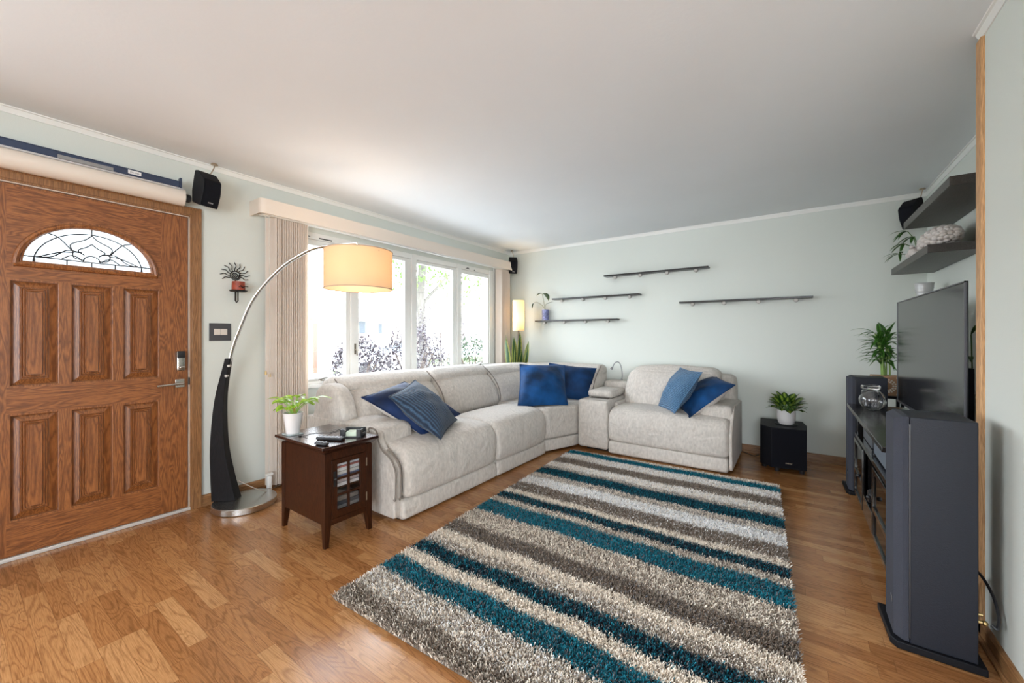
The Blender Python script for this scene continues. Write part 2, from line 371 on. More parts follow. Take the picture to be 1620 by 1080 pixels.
struct(place(plate(rect(XL, 3.3, 0, H), [rect(-.2, 3.0, .15, 2.25)], T, lambda a, b, c: (a, YN-c, b)), 'wall_near', WALL, smooth=False))  # hole is an added opening that lets fill daylight in from behind
struct(place(plate(rect(YN, 1.0, 0, H), [rect(-2.0, -.5, .9, 1.7)], T, lambda a, b, c: (3.3-c, a, b)), 'wall_kitchen', WALL, smooth=False))  # hole is added out of view to let in fill daylight
struct(mk('wall_kitchen_end', MB().box(XR+T, 3.3, 1.0, 1.0+T, 0, H), WALL, smooth=False))
# crown mouldings
cp = [(0, 0), (0, -.034), (.005, -.034), (.008, -.024), (.012, -.015), (.015, -.008), (.023, -.006), (.024, 0)]
def crown(name, x0, y0, x1, y1):
    mb = MB(); T_ = Vector((x1-x0, y1-y0)).normalized(); n = len(cp); V = []
    for (x, y) in ((x0, y0), (x1, y1)):
        for b, z in cp: V.append((x+T_.y*b, y-T_.x*b, H+z))
    mb.add(V, [tuple(range(n)), tuple(range(n, 2*n))[::-1]]+[(k, (k+1) % n, n+(k+1) % n, n+k) for k in range(n)])
    return struct(mk(name, mb, WHITE, ang=25))
crown('trim_1', XL, YN, XL, YB); crown('trim_2', XL, YB, XR, YB); crown('trim_3', XR, YB, XR, YF); crown('trim_4', XF, YF+.005, XF, 1.0)
# baseboards (board and shoe moulding)
def base(name, x0, y0, x1, y1, m):
    mb = MB(); T_ = Vector((x1-x0, y1-y0)).normalized(); pf = [(0, 0), (.024, 0), (.024, .012), (.018, .018), (.012, .020), (.012, .062), (.006, .074), (0, .076)]; n = len(pf); V = []
    for (x, y) in ((x0, y0), (x1, y1)):
        for b, z in pf: V.append((x+T_.y*b, y-T_.x*b, z))
    mb.add(V, [tuple(range(n)), tuple(range(n, 2*n))[::-1]]+[(k, (k+1) % n, n+(k+1) % n, n+k) for k in range(n)])
    return struct(mk(name, mb, m, ang=25))
base('baseboard_left', XL, 1.036, XL, YB, OAK); base('baseboard_left_near', XL, YN, XL, -.02, OAK)
base('baseboard_back', XL, YB, XR, YB, OAKX); base('baseboard_right', XR, YB, XR, YF, OAK); base('baseboard_right_front', XF, YF, XF, 1.0, OAK)
struct(mk('trim_5', MB().box(XF-.012, XF+.004, 2.346, 2.398, 0, H-.034), PINE, bevel=.003))
# ================================================================== front door
Wd = lambda a, b, c: (XL+.004-.045+c, a, b)     # a along wall, b up, c out of the door face
door = struct(bpy.data.objects.new('door_1', None)); COL.objects.link(door); door.location = (XL-.03, .51, 0); WL['door_1'] = Vector(door.location)
a0, a1 = .056, .964
def arch(c, hw, zb, ht, n=28): return [(c+hw*cos(pi*i/n), zb+ht*sin(pi*i/n)) for i in range(n+1)]
cA = .508
cols = [(.205, .372), (.426, .590), (.644, .808)]
upz, loz = (.928, 1.488), (.212, .766)
holes = [rect(p, q, *upz) for p, q in cols]+[rect(p, q, *loz) for p, q in cols]
arc_o = arch(cA, .272, 1.592, .238)
slab = place(plate(rect(a0, a1, .022, 2.003), holes+[arc_o], .022, lambda a, b, c: Wd(a, b, .02+c)), 'door_slab', DOORW, door, smooth=False, bevel=.003)
place(plate(rect(a0, a1, .022, 2.003), [arc_o], .02, Wd), 'door_core', DOORW, door, smooth=False)
# cross rails read with horizontal grain: thin veneer faces
def veneer(a, b, c, d): return MB().box(XL+.0005, XL+.0015, a, b, c, d)
for p in ((.19, .822, .778, .918), (.19, .822, .03, .203)):
    mk('rail', veneer(*p), DOORH, door, smooth=False)
place(plate(rect(.19, .822, 1.498, 1.992), [arch(cA, .30, 1.570, .287)+[(cA-.30, 1.562), (cA+.30, 1.562)]], .001, lambda a, b, c: (XL+.0005+c, a, b)), 'rail', DOORH, door, smooth=False)
for (p, q) in cols:
    for (u, v) in (upz, loz):
        mb = MB(); c = -.021
        lev = [(0, -.022), (.030, -.012), (.032, -.016), (.036, -.016), (.038, -.008), (.042, -.012), (.046, -.012), (.048, -.004), (.052, -.008), (.056, -.008), (.058, -.001)]
        V = []
        for ins, dp in lev:
            V += [(XL+dp, p+ins*1., u+ins), (XL+dp, q-ins, u+ins), (XL+dp, q-ins, v-ins), (XL+dp, p+ins, v-ins)]
        F = [(i*4+k, i*4+(k+1) % 4, i*4+4+(k+1) % 4, i*4+4+k) for i in range(len(lev)-1) for k in range(4)]+[(len(lev)*4-4, len(lev)*4-3, len(lev)*4-2, len(lev)*4-1)]
        mb.add(V, F); mk('door_panel', mb, DOORW, door, ang=20)
# arched light
def archtube(hw, ht, zb, x, r, closed=True):
    pts = [(x, a, b) for a, b in arch(cA, hw, zb, ht, 40)]
    mb = MB().tube(pts, r, 8)
    if closed: mb.tube([(x, cA-hw-r*.5, zb), (x, cA+hw+r*.5, zb)], r, 8)
    return mb
gf = archtube(.287, .252, 1.580, XL+.004, .014); 
gfo = mk('arched_frame', gf, DOORW, door)
mb = archtube(.270, .236, 1.592, XL+.001, .008); mk('frame_bead', mb, DOORW, gfo)
FROST = bpy.data.materials.new('obscure_glass'); FROST.use_nodes = True
_t = FROST.node_tree; _t.nodes.remove(_t.nodes['Principled BSDF']); _a = nd(_t, 'BsdfTransparent'); _a.inputs[0].default_value = (.6, .6, .6, 1); _b = nd(_t, 'BsdfTranslucent'); _b.inputs[0].default_value = (.50, .52, .52, 1)
_m = nd(_t, 'MixShader'); _m.inputs[0].default_value = .86; _t.links.new(_a.outputs[0], _m.inputs[1]); _t.links.new(_b.outputs[0], _m.inputs[2]); _t.links.new(_m.outputs[0], _t.nodes['Material Output'].inputs[0])
place(plate(arc_o, [], .006, lambda a, b, c: (XL-.022-c, a, b)), 'arched_glass', FROST, door, smooth=False)
lead = mat('lead_came', (.03, .03, .033), .5, .6)
mb = MB(); xl = XL-.018
def L2(pts, r=.0034, n=8): mb.tube([(xl, cA+a, 1.592+b) for a, b in (bez([(p[0], p[1], 0) for p in pts], n) and [(v.x, v.y) for v in bez([(p[0], p[1], 0) for p in pts], n)])], r, 5)
hw, ht = .270, .236
L2([(-.262, .038), (0, .036), (.262, .038)])
mb.tube([(xl, cA+.225*cos(pi*i/30), 1.592+.200*sin(pi*i/30)) for i in range(31)], .0034, 5)
for s_ in (-1, 1):
    L2([(s_*.215, .036), (s_*.13, .075), (s_*.075, .085)]); L2([(s_*.245, .036), (s_*.16, .046), (s_*.10, .092), (s_*.04, .088)])
    L2([(s_*.075, .085), (s_*.085, .13), (s_*.03, .165), (0, .195)]); L2([(s_*.03, .075), (s_*.055, .10), (s_*.02, .125), (0, .145)])
    L2([(s_*.04, .088), (s_*.075, .085), (s_*.07, .055), (s_*.03, .045)]); L2([(s_*.075, .088), (s_*.13, .158), (s_*.175, .178)])
    L2([(s_*.12, .04), (s_*.085, .065), (s_*.06, .06), (s_*.04, .042)])
    L2([(s_*.10, .0), (s_*.10, .018), (s_*.10, .036)]); L2([(s_*.22, 0), (s_*.22, .018), (s_*.222, .036)])
L2([(0, 0), (0, .018), (0, .036)]); L2([(0, .19), (0, .215), (0, .236)]); mb.tube([(xl, cA+.035*cos(pi*i/12), 1.630+.035*sin(pi*i/12)) for i in range(13)], .0034, 5)
mk('lead_tracery', mb, lead, door)
# lock and lever
lk = mk('deadbolt_lock', MB().soft(XL, XL+.032, .896, .942, .958, 1.092, .008, n=6), STEEL, door)
mk('lock_cover', MB().soft(XL+.030, XL+.036, .898, .940, 1.045, 1.091, .004, n=5), BLK, lk)
mk('thumb_turn', MB().soft(XL+.034, XL+.052, .905, .938, .974, .992, .008, n=5).lathe([(.0001, 0), (.015, 0)], (0, 0, -5), 4) if False else MB().soft(XL+.034, XL+.052, .903, .938, .974, .992, .008, n=5), STEEL, lk)
lv = mk('lever_handle', MB().box(XL, XL+.010, .894, .944, .846, .902), STEEL, door, bevel=.002)
mk('lever', MB().tube([(XL+.01, .918, .874), (XL+.045, .918, .874)], .010).tube([(XL+.050, .928, .874), (XL+.052, .86, .872), (XL+.050, .79, .868)], .0085, 10), STEEL, lv)
mk('strike', MB().box(XL-.004, XL+.004, .968, .975, .86, .91), BLK, door)
# casing, stop and threshold
mb = MB()
for w0, w1, tk in ((0, .062, .012), (.010, .052, .018), (.046, .062, .022)):
    i = DY1+.002-.006
    mb.box(XL, XL+tk, i+w0, i+w1, 0, DZ-.004+w1)
    mb.box(XL, XL+tk, DY0+.004-w1, DY0+.004-w0, 0, DZ-.004+w1)
    mb.box(XL, XL+tk, DY0+.004-w0, i+w0, DZ-.006+w0, DZ-.006+w1)
struct(mk('trim_6', mb, OAKV, bevel=.002))
mb = MB().box(XL-.06, XL+.002, DY0-.0, a0-.003, 0, DZ).box(XL-.06, XL+.002, a1+.004, DY1, 0, DZ).box(XL-.06, XL+.002, DY0, DY1, 2.006, DZ)
struct(mk('trim_7', mb, mat('weatherstrip', (.62, .50, .40), .6)))
struct(mk('trim_8', MB().box(XL-.09, XL+.012, DY0, DY1, 0, .020), mat('aluminium_threshold', (.62, .60, .57), .4, .3), bevel=.003))

# ================================================================== windows
mb = MB(); GX = XL-.022
posts = [(WY0, WY0+.05), (2.195, 2.276), (2.925, 2.995), (3.650, 3.722), (4.285, WY1)]
for i, (p, q) in enumerate(posts): mb.box(XL-.12, XL+.010, p, q, WZ0, WZ1)
mb.box(XL-.12, XL+.004, WY0, WY1, WZ0, WZ0+.026); mb.box(XL-.12, XL+.004, WY0, WY1, WZ1-.055, WZ1)
mb.box(XL-.01, XL+.016, WY0-.06, WY0, WZ0-.05, WZ1+.05).box(XL-.01, XL+.012, WY1, WY1+.02, WZ0-.05, WZ1+.05).box(XL-.01, XL+.030, WY0-.06, WY1+.03, WZ0-.03, WZ0)
struct(mk('trim_9', mb, WHITE, bevel=.003))
panes = [(1.65, 2.195, .045, .045, 1), (2.276, 2.925, .006, .085, 0), (2.995, 3.650, .006, .07, 0), (3.722, 4.285, .012, .028, 1)]
for i, (p, q, sl, sr, cas) in enumerate(panes):
    z0, z1 = WZ0+.026, WZ1-.055
    zb, zt = .822, (1.978 if cas else 1.995)
    wdw = struct(bpy.data.objects.new('window_%d' % (i+1), None)); COL.objects.link(wdw); wdw.location = (XL-.03, (p+q)/2, z0); WL[wdw.name] = Vector(wdw.location)
    place(plate(rect(p+.001, q-.001, z0+.001, z1-.001), [rect(p+sl, q-sr, zb, zt)], .035, lambda a, b, c: (XL-.045+c, a, b)), 'sash', WHITE, wdw, smooth=False, bevel=.004)
    place(plate(rect(p+sl-.008, q-sr+.008, zb-.008, zt+.008), [rect(p+sl, q-sr, zb, zt)], .008, lambda a, b, c: (XL-.012+c, a, b)), 'glazing_bead', WHITE, wdw, smooth=False, bevel=.002)
    mk('pane', MB().box(XL-.032, XL-.028, p+sl, q-sr, zb, zt), WGL, wdw, smooth=False)
    if cas:
        c0 = (1.90 if i == 0 else 4.02)
        mk('crank_handle', MB().box(XL+.004, XL+.03, c0, c0+.06, .800, .812).tube([(XL+.02, c0+.05, .812), (XL+.035, c0+.05, .826), (XL+.05, c0+.02, .83), (XL+.05, c0-.04, .815)], .006), mat('bronze_crank', (.22, .19, .15), .4, .7), wdw)
        mk('hinge_hardware', MB().box(XL+.001, XL+.006, p+.08, p+.16, 2.045, 2.050).box(XL+.001, XL+.008, p+.10, p+.14, 2.052, 2.060).box(XL+.001, XL+.005, p+.24, p+.36 if i == 0 else p+.26, 2.040, 2.050), IRON, wdw)
mk('latch', MB().box(XL+.010, XL+.016, 2.228, 2.244, 1.02, 1.12).tube([(XL+.016, 2.236, 1.07), (XL+.04, 2.236, 1.05), (XL+.045, 2.236, 1.01)], .005), mat('bronze_crank', (.2, .18, .15), .4, .7), bpy.data.objects['window_1'])
# ================================================================== vertical blinds
val = thing('window_valance', (-3.30, 3.0, 2.1), 'long cream valance with rounded ends above the picture window', 'valance')
vx = -3.215
outl = fillet([(XL, 1.345), (vx, 1.345), (vx, 4.625), (XL, 4.625)], [.001, .045, .045, .001], 6)
inl = fillet([(XL, 1.352), (vx-.007, 1.352), (vx-.007, 4.618), (XL, 4.618)], [.001, .04, .04, .001], 6)
mb = MB(); n = len(outl)
V = [(a, b, 2.108) for a, b in outl]+[(a, b, 2.218) for a, b in outl]+[(a, b, 2.108) for a, b in inl]+[(a, b, 2.218) for a, b in inl]
F = []
for k in range(n-1): F += [(k, k+1, n+k+1, n+k), (2*n+k, 3*n+k, 3*n+k+1, 2*n+k+1), (k, 2*n+k, 2*n+k+1, k+1), (n+k, n+k+1, 3*n+k+1, 3*n+k)]
mb.add(V, F); mk('valance_board', mb, CREAM, val)
mk('head_rail', MB().box(-3.345, -3.295, 1.38, 4.60, 2.115, 2.155), WHITE, val, bevel=.003)
BL = shade_mat('striped_vinyl_slat', (.80, .73, .66), (.85, .76, .66), .4)
def blinds(y0, y1, n, label):
    t = thing('vertical_blinds', (-3.31, (y0+y1)/2, .03), label, 'blinds', 'stacked vertical blinds of the picture window')
    for i in range(n):
        y = y0+(y1-y0)*(i+.5)/n; a = R_(random.uniform(48, 60)); w_ = .089
        mb = MB(); V = []; k = 6
        for z in (.035, 2.11):
            for side in (0, 1):
                for j in range(k+1):
                    u = (j/k-.5)*w_; cv = .006*(1-(2*j/k-1)**2)+side*.0012
                    V.append((-3.318+u*sin(a)-cv*cos(a), y+u*cos(a)+cv*sin(a), z))
        m = 2*(k+1); F = []
        for s_ in (0, k+1):
            for j in range(k): F.append((s_+j, s_+j+1, m+s_+j+1, m+s_+j))
        mb.add(V, F+[(0, k+1, m+k+1, m), (k, 2*k+1, m+2*k+1, m+k)]); mk('slat', mb, BL, t)
    return t
blinds(1.455, 1.715, 15, 'taupe vertical blinds stacked at left of window behind the arc lamp')
blinds(4.385, 4.60, 12, 'pale vertical blinds stacked at right of window near the glowing column lamp')
ct = thing('blind_cord', (-3.25, 1.41, .05), 'white blind cord and bead chain with weighted tensioner beside left blinds', 'cord')
mk('cord', MB().tube([(-3.27, 1.405, 2.11), (-3.272, 1.405, 1.5), (-3.27, 1.405, .92)], .0022, 6).tube([(-3.262, 1.425, 2.11), (-3.258, 1.43, 1.2), (-3.262, 1.425, .16)], .0022, 6), mat('cord_white', (.6, .57, .52), .6), ct)
mk('cord_tassel', MB().lathe([(.003, .03), (.007, .02), (.008, 0), (.0001, 0)], (-3.27, 1.405, .90), 10).lathe([(.003, .03), (.007, .02), (.008, 0), (.0001, 0)], (-3.265, 1.432, .88), 10), mat('brass_tassel', (.62, .45, .2), .4, .3), ct)
mk('tensioner', MB().box(-3.275, -3.250, 1.400, 1.450, .135, .148).soft(-3.278, -3.248, 1.41, 1.442, .02, .13, .008, n=5), WHITE, ct)

# ================================================================== projector screen above door
scr = thing('projector_screen', (-3.33, 0, 2.06), 'long cream rolled-up projector screen case mounted above the oak door', 'projector screen')
cc = (-3.340, 2.122)
prof = [(cc[0]+.052*cos(a), cc[1]-.006+.056*sin(a)) for a in np.linspace(-2.2, 1.3, 14)]+[(-3.39, 2.175), (-3.39, 2.075)]
mb = MB(); mb.prism(prof, -.75, .925, lambda a, b, c: (a, c, b)); mk('screen_case', mb, CREAM, scr)
NAVY = mat('navy_anodised_metal', (.055, .075, .13), .3, .6)
mk('top_track', MB().box(-3.375, -3.303, -.75, .905, 2.170, 2.178).box(-3.318, -3.306, -.75, .90, 2.176, 2.206).box(-3.375, -3.303, -.75, .905, 2.206, 2.211).box(-3.330, -3.296, .895, .905, 2.165, 2.232), NAVY, scr)
mk('case_edge', MB().box(-3.308, -3.300, -.75, .915, 2.158, 2.168), mat('bare_aluminium', (.6, .6, .62), .3, .8), scr)
mk('end_knob', MB().lathe([(.0001, 0), (.026, 0), (.028, .006), (.028, .028), (.022, .036), (.0001, .036)], (0, 0, 0), 14).xf(Matrix.Translation((-3.335, .925, 2.118)) @ Matrix.Rotation(-pi/2, 4, 'X')), BLK, scr)
mk('pull_slot', MB().box(-3.304, -3.298, .36, .58, 2.170, 2.190), mat('grey_felt', (.25, .25, .25), .9), scr)
stk = mk('white_sticker', MB().box(-3.3055, -3.3035, .645, .705, 2.181, 2.204), mat('sticker_white', (.75, .75, .75), .4), scr)
text('sticker_print', 'Da-Lite', .014, Matrix.Translation((-3.3030, .675, 2.192)) @ Matrix.Rotation(pi/2, 4, 'Z') @ Matrix.Rotation(pi/2, 4, 'X'), GREY, stk, .0003)

# ================================================================== small wall/ceiling speakers
def sat_speaker(loc, rz, tilt, label, cable_to):
    t = thing('wall_speaker', loc, label, 'speaker', 'small black satellite speakers')
    Lc = Vector(loc); M = Matrix.Translation(Lc) @ Matrix.Rotation(rz, 4, 'Z') @ Matrix.Rotation(tilt, 4, 'Y')
    side = fillet([(-.045, -.095), (.045, -.115), (.065, -.02), (.060, .06), (-.01, .115), (-.05, .115), (-.060, -.02)], .012, 3)
    mb = MB().prism(side, -.055, .055, lambda a, b, c: (a, c, b)); mb.xf(M); mk('speaker_body', mb, BLKM, t, bevel=.003)
    g = [(.047, -.112), (.067, -.020), (.062, .056), (.050, .066)]; mb = MB(); V = []
    for yy in (-.048, .048):
        for a, b in g: V.append((a+.004, yy, b))
    mb.add(V, [(i, i+1, i+5, i+4) for i in range(3)]).xf(M); mk('speaker_grille', mb, GRILLEB, t)
    text('logo', 'Infinity', .012, M @ Matrix.Translation((.0585, 0, -.085)) @ Matrix.Rotation(.22, 4, 'Y') @ Matrix.Rotation(pi/2, 4, 'Z') @ Matrix.Rotation(pi/2, 4, 'X'), mat('logo_white', (.8, .8, .8), .4), t, .0005, .25)
    q = M @ Vector((-.06, 0, .02)); c = Vector(cable_to)
    mk('bracket', MB().tube([q, q+(c-q)*.15+Vector((0, 0, -.01))], .012).ball(tuple(q), .018, 8), BLK, t)
    mk('speaker_cable', MB().tube(bez([tuple(q), tuple(q+(c-q)*.45+Vector((.01, .02, .03))), tuple(c+Vector((0, 0, -.02))), tuple(c)], 6), .0035, 6).lathe([(.0001, 0), (.022, 0), (.018, .008), (.0001, .008)], (c[0], c[1], H-.008), 14), mat('brass_hook', (.42, .32, .22), .4, .4), t)
    return t
sat_speaker((-3.25, 1.025, 2.18), R_(12), R_(10), 'small black speaker hung on wall above right corner of the oak door', (-3.34, 1.10, H))
sat_speaker((-3.235, 4.62, 2.185), R_(-45), R_(12), 'small black speaker in the far room corner beside the valance end', (-3.28, 4.66, H))
sat_speaker((.80, 4.60, 2.20), R_(225), R_(12), 'small black speaker in right ceiling corner above the bamboo leaves', (.865, 4.63, H))

# ================================================================== wall bits
sw = thing('light_switch', (XL, 1.152, 1.157), 'charcoal double switch plate with cream rockers beside the door', 'light switch')
mk('wall_plate', MB().box(XL, XL+.007, 1.085, 1.220, 1.158, 1.284), GREY, sw, bevel=.002)
for k in range(2): mk('rocker', MB().box(XL+.006, XL+.011, 1.112+k*.042, 1.152+k*.042, 1.200, 1.243), mat('cream_rocker', (.62, .56, .50), .4), sw, bevel=.0015)
sc = thing('sun_candle_sconce', (XL+.03, 1.245, 1.48), 'black iron sun wall sconce with spiral face holding a red candle cup', 'candle sconce')
cy, cz = 1.245, 1.640; mb = MB()
mb.tube([(XL+.012, cy+(.004+.022*t/26)*cos(t*.5), cz+(.004+.022*t/26)*sin(t*.5)) for t in range(27)], .0035, 6)
mb.tube([(XL+.012, cy+.032*cos(2*pi*t/20), cz+.032*sin(2*pi*t/20)) for t in range(21)], .0035, 6)
mk('spiral_sun', mb, IRON, sc)
mb = MB()
for k in range(11):
    a = R_(-18+k*21.6); pts = []
    L = .094 if k not in (0, 10) else .086
    for j in range(9):
        rr = .032+(L-.032)*j/8*1.05; wv = .005*sin(j*1.0)
        pts.append((XL+.012, cy+rr*cos(a)-wv*sin(a), cz+rr*sin(a)+wv*cos(a)))
    mb.tube(pts, .003, 6)
mk('sun_rays', mb, IRON, sc)
mk('candle_plate', MB().lathe([(.0001, 0), (.052, .0), (.058, .010), (.054, .010), (.048, .004), (.0001, .004)], (XL+.060, cy+.002, 1.518), 24).tube([(XL+.012, cy, 1.61), (XL+.012, cy, 1.52), (XL+.012, cy, 1.455), (XL+.03, cy, 1.440), (XL+.06, cy, 1.45), (XL+.06, cy, 1.52)], .004, 6), IRON, sc)
cup = mk('candle_cup', MB().lathe([(.0001, 0), (.040, 0), (.042, .01), (.040, .068), (.034, .068), (.034, .05), (.0001, .05)], (XL+.062, cy+.002, 1.523), 20), mat('red_clay', (.28, .045, .02), .5, noise=(30, .3)), sc)
mk('metal_scroll', MB().tube([(XL+.104, cy-.012, 1.548), (XL+.106, cy, 1.560), (XL+.104, cy+.014, 1.545), (XL+.105, cy+.03, 1.556), (XL+.10, cy+.05, 1.555)], .003, 6), IRON, sc)

# ================================================================== arc floor lamp
al = thing('arc_floor_lamp', (-3.18, 1.225, 0), 'arching floor lamp with black wooden post, steel base and glowing cream drum shade', 'floor lamp')
bc = (-3.165, 1.225)
mk('lamp_base', MB().lathe([(.0001, 0), (.190, 0), (.194, .004), (.194, .040), (.190, .044), (.0001, .044)], (bc[0], bc[1], .001), 64), STEEL, al)
D = Vector((-2.62, 1.76, 0))-Vector((-3.25, 1.19, 0)); D.z = 0; D.normalize(); Nn = Vector((-D.y, D.x, 0))
P0 = Vector((-3.245, 1.165, 0))
def LP(s_, z, o=0): return tuple(P0+D*s_+Nn*o+Vector((0, 0, z)))
# post: curved tapering timber
mb = MB(); V = []; st = []
ctr = bez([(-.026, .045, 0), (-.052, .22, 0), (-.072, .44, 0), (-.062, .75, 0), (-.012, 1.035, 0)], 8)
for i, c in enumerate(ctr):
    t = i/(len(ctr)-1); ws = .062*(1-t)**1.6+.016+.016*sin(pi*t)*.6; wn = .040-.018*t
    V += [LP(c.x-ws, c.y, -wn), LP(c.x+ws, c.y, -wn), LP(c.x+ws, c.y, wn), LP(c.x-ws, c.y, wn)]
m = len(ctr); mb.add(V, [(i*4+k, i*4+(k+1) % 4, i*4+4+(k+1) % 4, i*4+4+k) for i in range(m-1) for k in range(4)]+[(3, 2, 1, 0), (m*4-4, m*4-3, m*4-2, m*4-1)])
mk('lamp_post', mb, BLKW, al, ang=30, bevel=.003)
# arm: through measured points
arm = bez([LP(-.016, .97), LP(-.004, 1.03), LP(.012, 1.10), LP(.042, 1.194), LP(.146, 1.448), LP(.312, 1.657), LP(.470, 1.777), LP(.605, 1.835), LP(.86, 1.870)], 8)
mk('lamp_arm', MB().tube(arm, .0125, 10, flat=.55), STEEL, al)
for q in ((.006, .985), (-.010, .915)): mk('arm_screw', MB().tube([LP(q[0], q[1], -.018), LP(q[0], q[1], -.040)], .009), STEEL, al)
scx, scy = -2.625, 1.765
SHD = shade_mat('lit_linen_shade', (.68, .58, .45), (.90, .72, .50), .5)
zt, zb, rs = 1.815, 1.538, .238
sh = mk('lamp_shade', MB().lathe([(rs, 0), (rs, zt-zb), (rs-.003, zt-zb), (rs-.003, 0), (rs, 0)], (scx, scy, zb), 64), SHD, al)
for zz in (zb, zt): mk('shade_trim', MB().tube([(scx+(rs+.001)*cos(2*pi*i/64), scy+(rs+.001)*sin(2*pi*i/64), zz) for i in range(65)], .0035, 6, cap=False), mat('shade_tape', (.5, .38, .28), .8), sh)
mk('lamp_harp', MB().tube([(scx, scy, 1.868), (scx, scy, 1.70)], .008).tube([(scx-rs, scy, zt-.02), (scx, scy, zt-.02), (scx+rs, scy, zt-.02)], .003).tube([(scx, scy-rs, zt-.02), (scx, scy+rs, zt-.02)], .003), CHROME, al)
mk('light_bulb', MB().ball((scx, scy, 1.655), .04, 10), mat('warm_bulb', (1, .9, .8), .5, emit=((1, .78, .55), 9)), al)
mk('lamp_cord', MB().tube(bez([(-3.21, 1.20, .17), (-3.17, 1.30, .09), (-3.20, 1.40, .03), (-3.30, 1.46, .012), (-3.34, 1.55, .012)], 6), .0035, 6), mat('cord_grey', (.35, .3, .25), .6), al)
def plight(name, loc, W, col, r=.05):
    l = bpy.data.lights.new(name, 'POINT'); l.energy = W; l.color = col; l.shadow_soft_size = r
    o = bpy.data.objects.new(name, l); o.location = loc; COL.objects.link(o); return o
plight('arc_lamp_light', (scx, scy, 1.70), 6.5, (1, .76, .56), .045)

# ================================================================== column floor lamp in the corner
cl = thing('column_floor_lamp', (-3.055, 4.50, 0), 'slim floor lamp with glowing cylindrical paper shade in the far corner', 'floor lamp')
kx, ky = -3.060, 4.50
k2 = shade_mat('lit_paper_shade', (.80, .74, .62), (.95, .88, .66), .5)
mk('lamp_shade', MB().lathe([(.078, 0), (.078, .41), (.076, .41), (.076, 0), (.078, 0)], (kx, ky, 1.265), 40), k2, cl)
mk('lamp_pole', MB().tube([(kx, ky, .02), (kx, ky, 1.62)], .012, 10), mat('dark_bronze', (.09, .075, .06), .4, .7), cl)
mk('lamp_base', MB().lathe([(.0001, 0), (.12, 0), (.12, .015), (.02, .03), (.0001, .03)], (kx, ky, .001), 32), IRON, cl)
mk('light_bulb', MB().ball((kx, ky, 1.42), .03, 10, sz=1.6), mat('warm_bulb_b', (1, .9, .8), .5, emit=((1, .72, .40), 40)), cl)
plight('column_lamp_light', (kx+.0, ky, 1.50), 9, (1, .72, .42), .03)

# ================================================================== plants
def leaf_mat(name, c1, c2, rough=.35, lo=.35, hi=.85):
    m = bpy.data.materials.new(name); m.use_nodes = True; t = m.node_tree; L = t.links.new; b = t.nodes['Principled BSDF']
    b.inputs['Roughness'].default_value = rough
    a = nd(t, 'Attribute'); a.attribute_name = 'UVMap'
    s_ = nd(t, 'SeparateXYZ'); L(a.outputs['Vector'], s_.inputs[0])
    n = nd(t, 'TexNoise'); n.inputs['Scale'].default_value = 14; co = nd(t, 'TexCoord'); L(co.outputs['Object'], n.inputs['Vector']); n.inputs['Scale'].default_value = 60
    ad = nd(t, 'Math', operation='MULTIPLY_ADD'); ad.inputs[1].default_value = .5; L(n.outputs[0], ad.inputs[0]); L(s_.outputs[0], ad.inputs[2])
    r = nd(t, 'ValToRGB'); r.color_ramp.elements[0].position = lo; r.color_ramp.elements[1].position = min(1, hi); r.color_ramp.elements[0].color = (*c1, 1); r.color_ramp.elements[1].color = (*c2, 1)
    L(ad.outputs[0], r.inputs[0]); L(r.outputs[0], b.inputs['Base Color'])
    # leaves let some light through
    tl = nd(t, 'BsdfTranslucent'); L(r.outputs[0], tl.inputs[0]); mx = nd(t, 'MixShader'); mx.inputs[0].default_value = .25
    L(b.outputs[0], mx.inputs[1]); L(tl.outputs[0], mx.inputs[2]); L(mx.outputs[0], t.nodes['Material Output'].inputs[0])
    return m
class Leaves:
    def __init__(s): s.v = []; s.f = []; s.uv = []
    def leaf(s, base, d, L, W, droop=.4, fold=.25, n=7, shape=1.0, roll=0):
        """d: start direction; u across 0 (midrib)..1 (edge)"""
        d = Vector(d).normalized(); side = d.cross(Vector((0, 0, 1)));
        if side.length < .05: side = Vector((1, 0, 0))
        side.normalize(); side = Quaternion(d, roll) @ side
        p = Vector(base); k = len(s.v); dd = d.copy()
        for i in range(n+1):
            t = i/n; wd = W*(sin(pi*min(1, t**shape*.97+.03))**.8)*.5
            if i == n: wd = 0.0005
            nu = side.cross(dd).normalized()
            for u in (-1, -.5, 0, .5, 1):
                s.v.append(tuple(p+side*wd*u+nu*fold*abs(u)*wd)); s.uv.append((abs(u), t))
            dd = (dd+Vector((0, 0, -droop/n))).normalized(); p = p+dd*L/n
        for i in range(n):
            for j in range(4):
                a = k+i*5+j; s.f.append((a, a+1, a+6, a+5))
    def build(s, name, m, parent):
        me = bpy.data.meshes.new(name); me.from_pydata(s.v, [], s.f); uvl = me.uv_layers.new(name='UVMap')
        idx = np.empty(len(me.loops), 'i'); me.loops.foreach_get('vertex_index', idx); uvl.data.foreach_set('uv', np.array(s.uv, 'f')[idx].ravel())
        return place(me, name, m, parent, True, 180)
def pot(mbr, c, r0, r1, h, t=.006, foot=None):
    pr = [(.0001, 0), (r0*.96, 0), (r0, .004), (r1, h), (r1-t, h), (r0-t, .02), (.0001, .02)]
    return mbr.lathe(pr, c, 40)
def soilp(c, r, h, parent): return mk('soil', MB().lathe([(.0001, h-.012), (r*.6, h-.010), (r, h-.016)], c, 24), SOIL, parent)

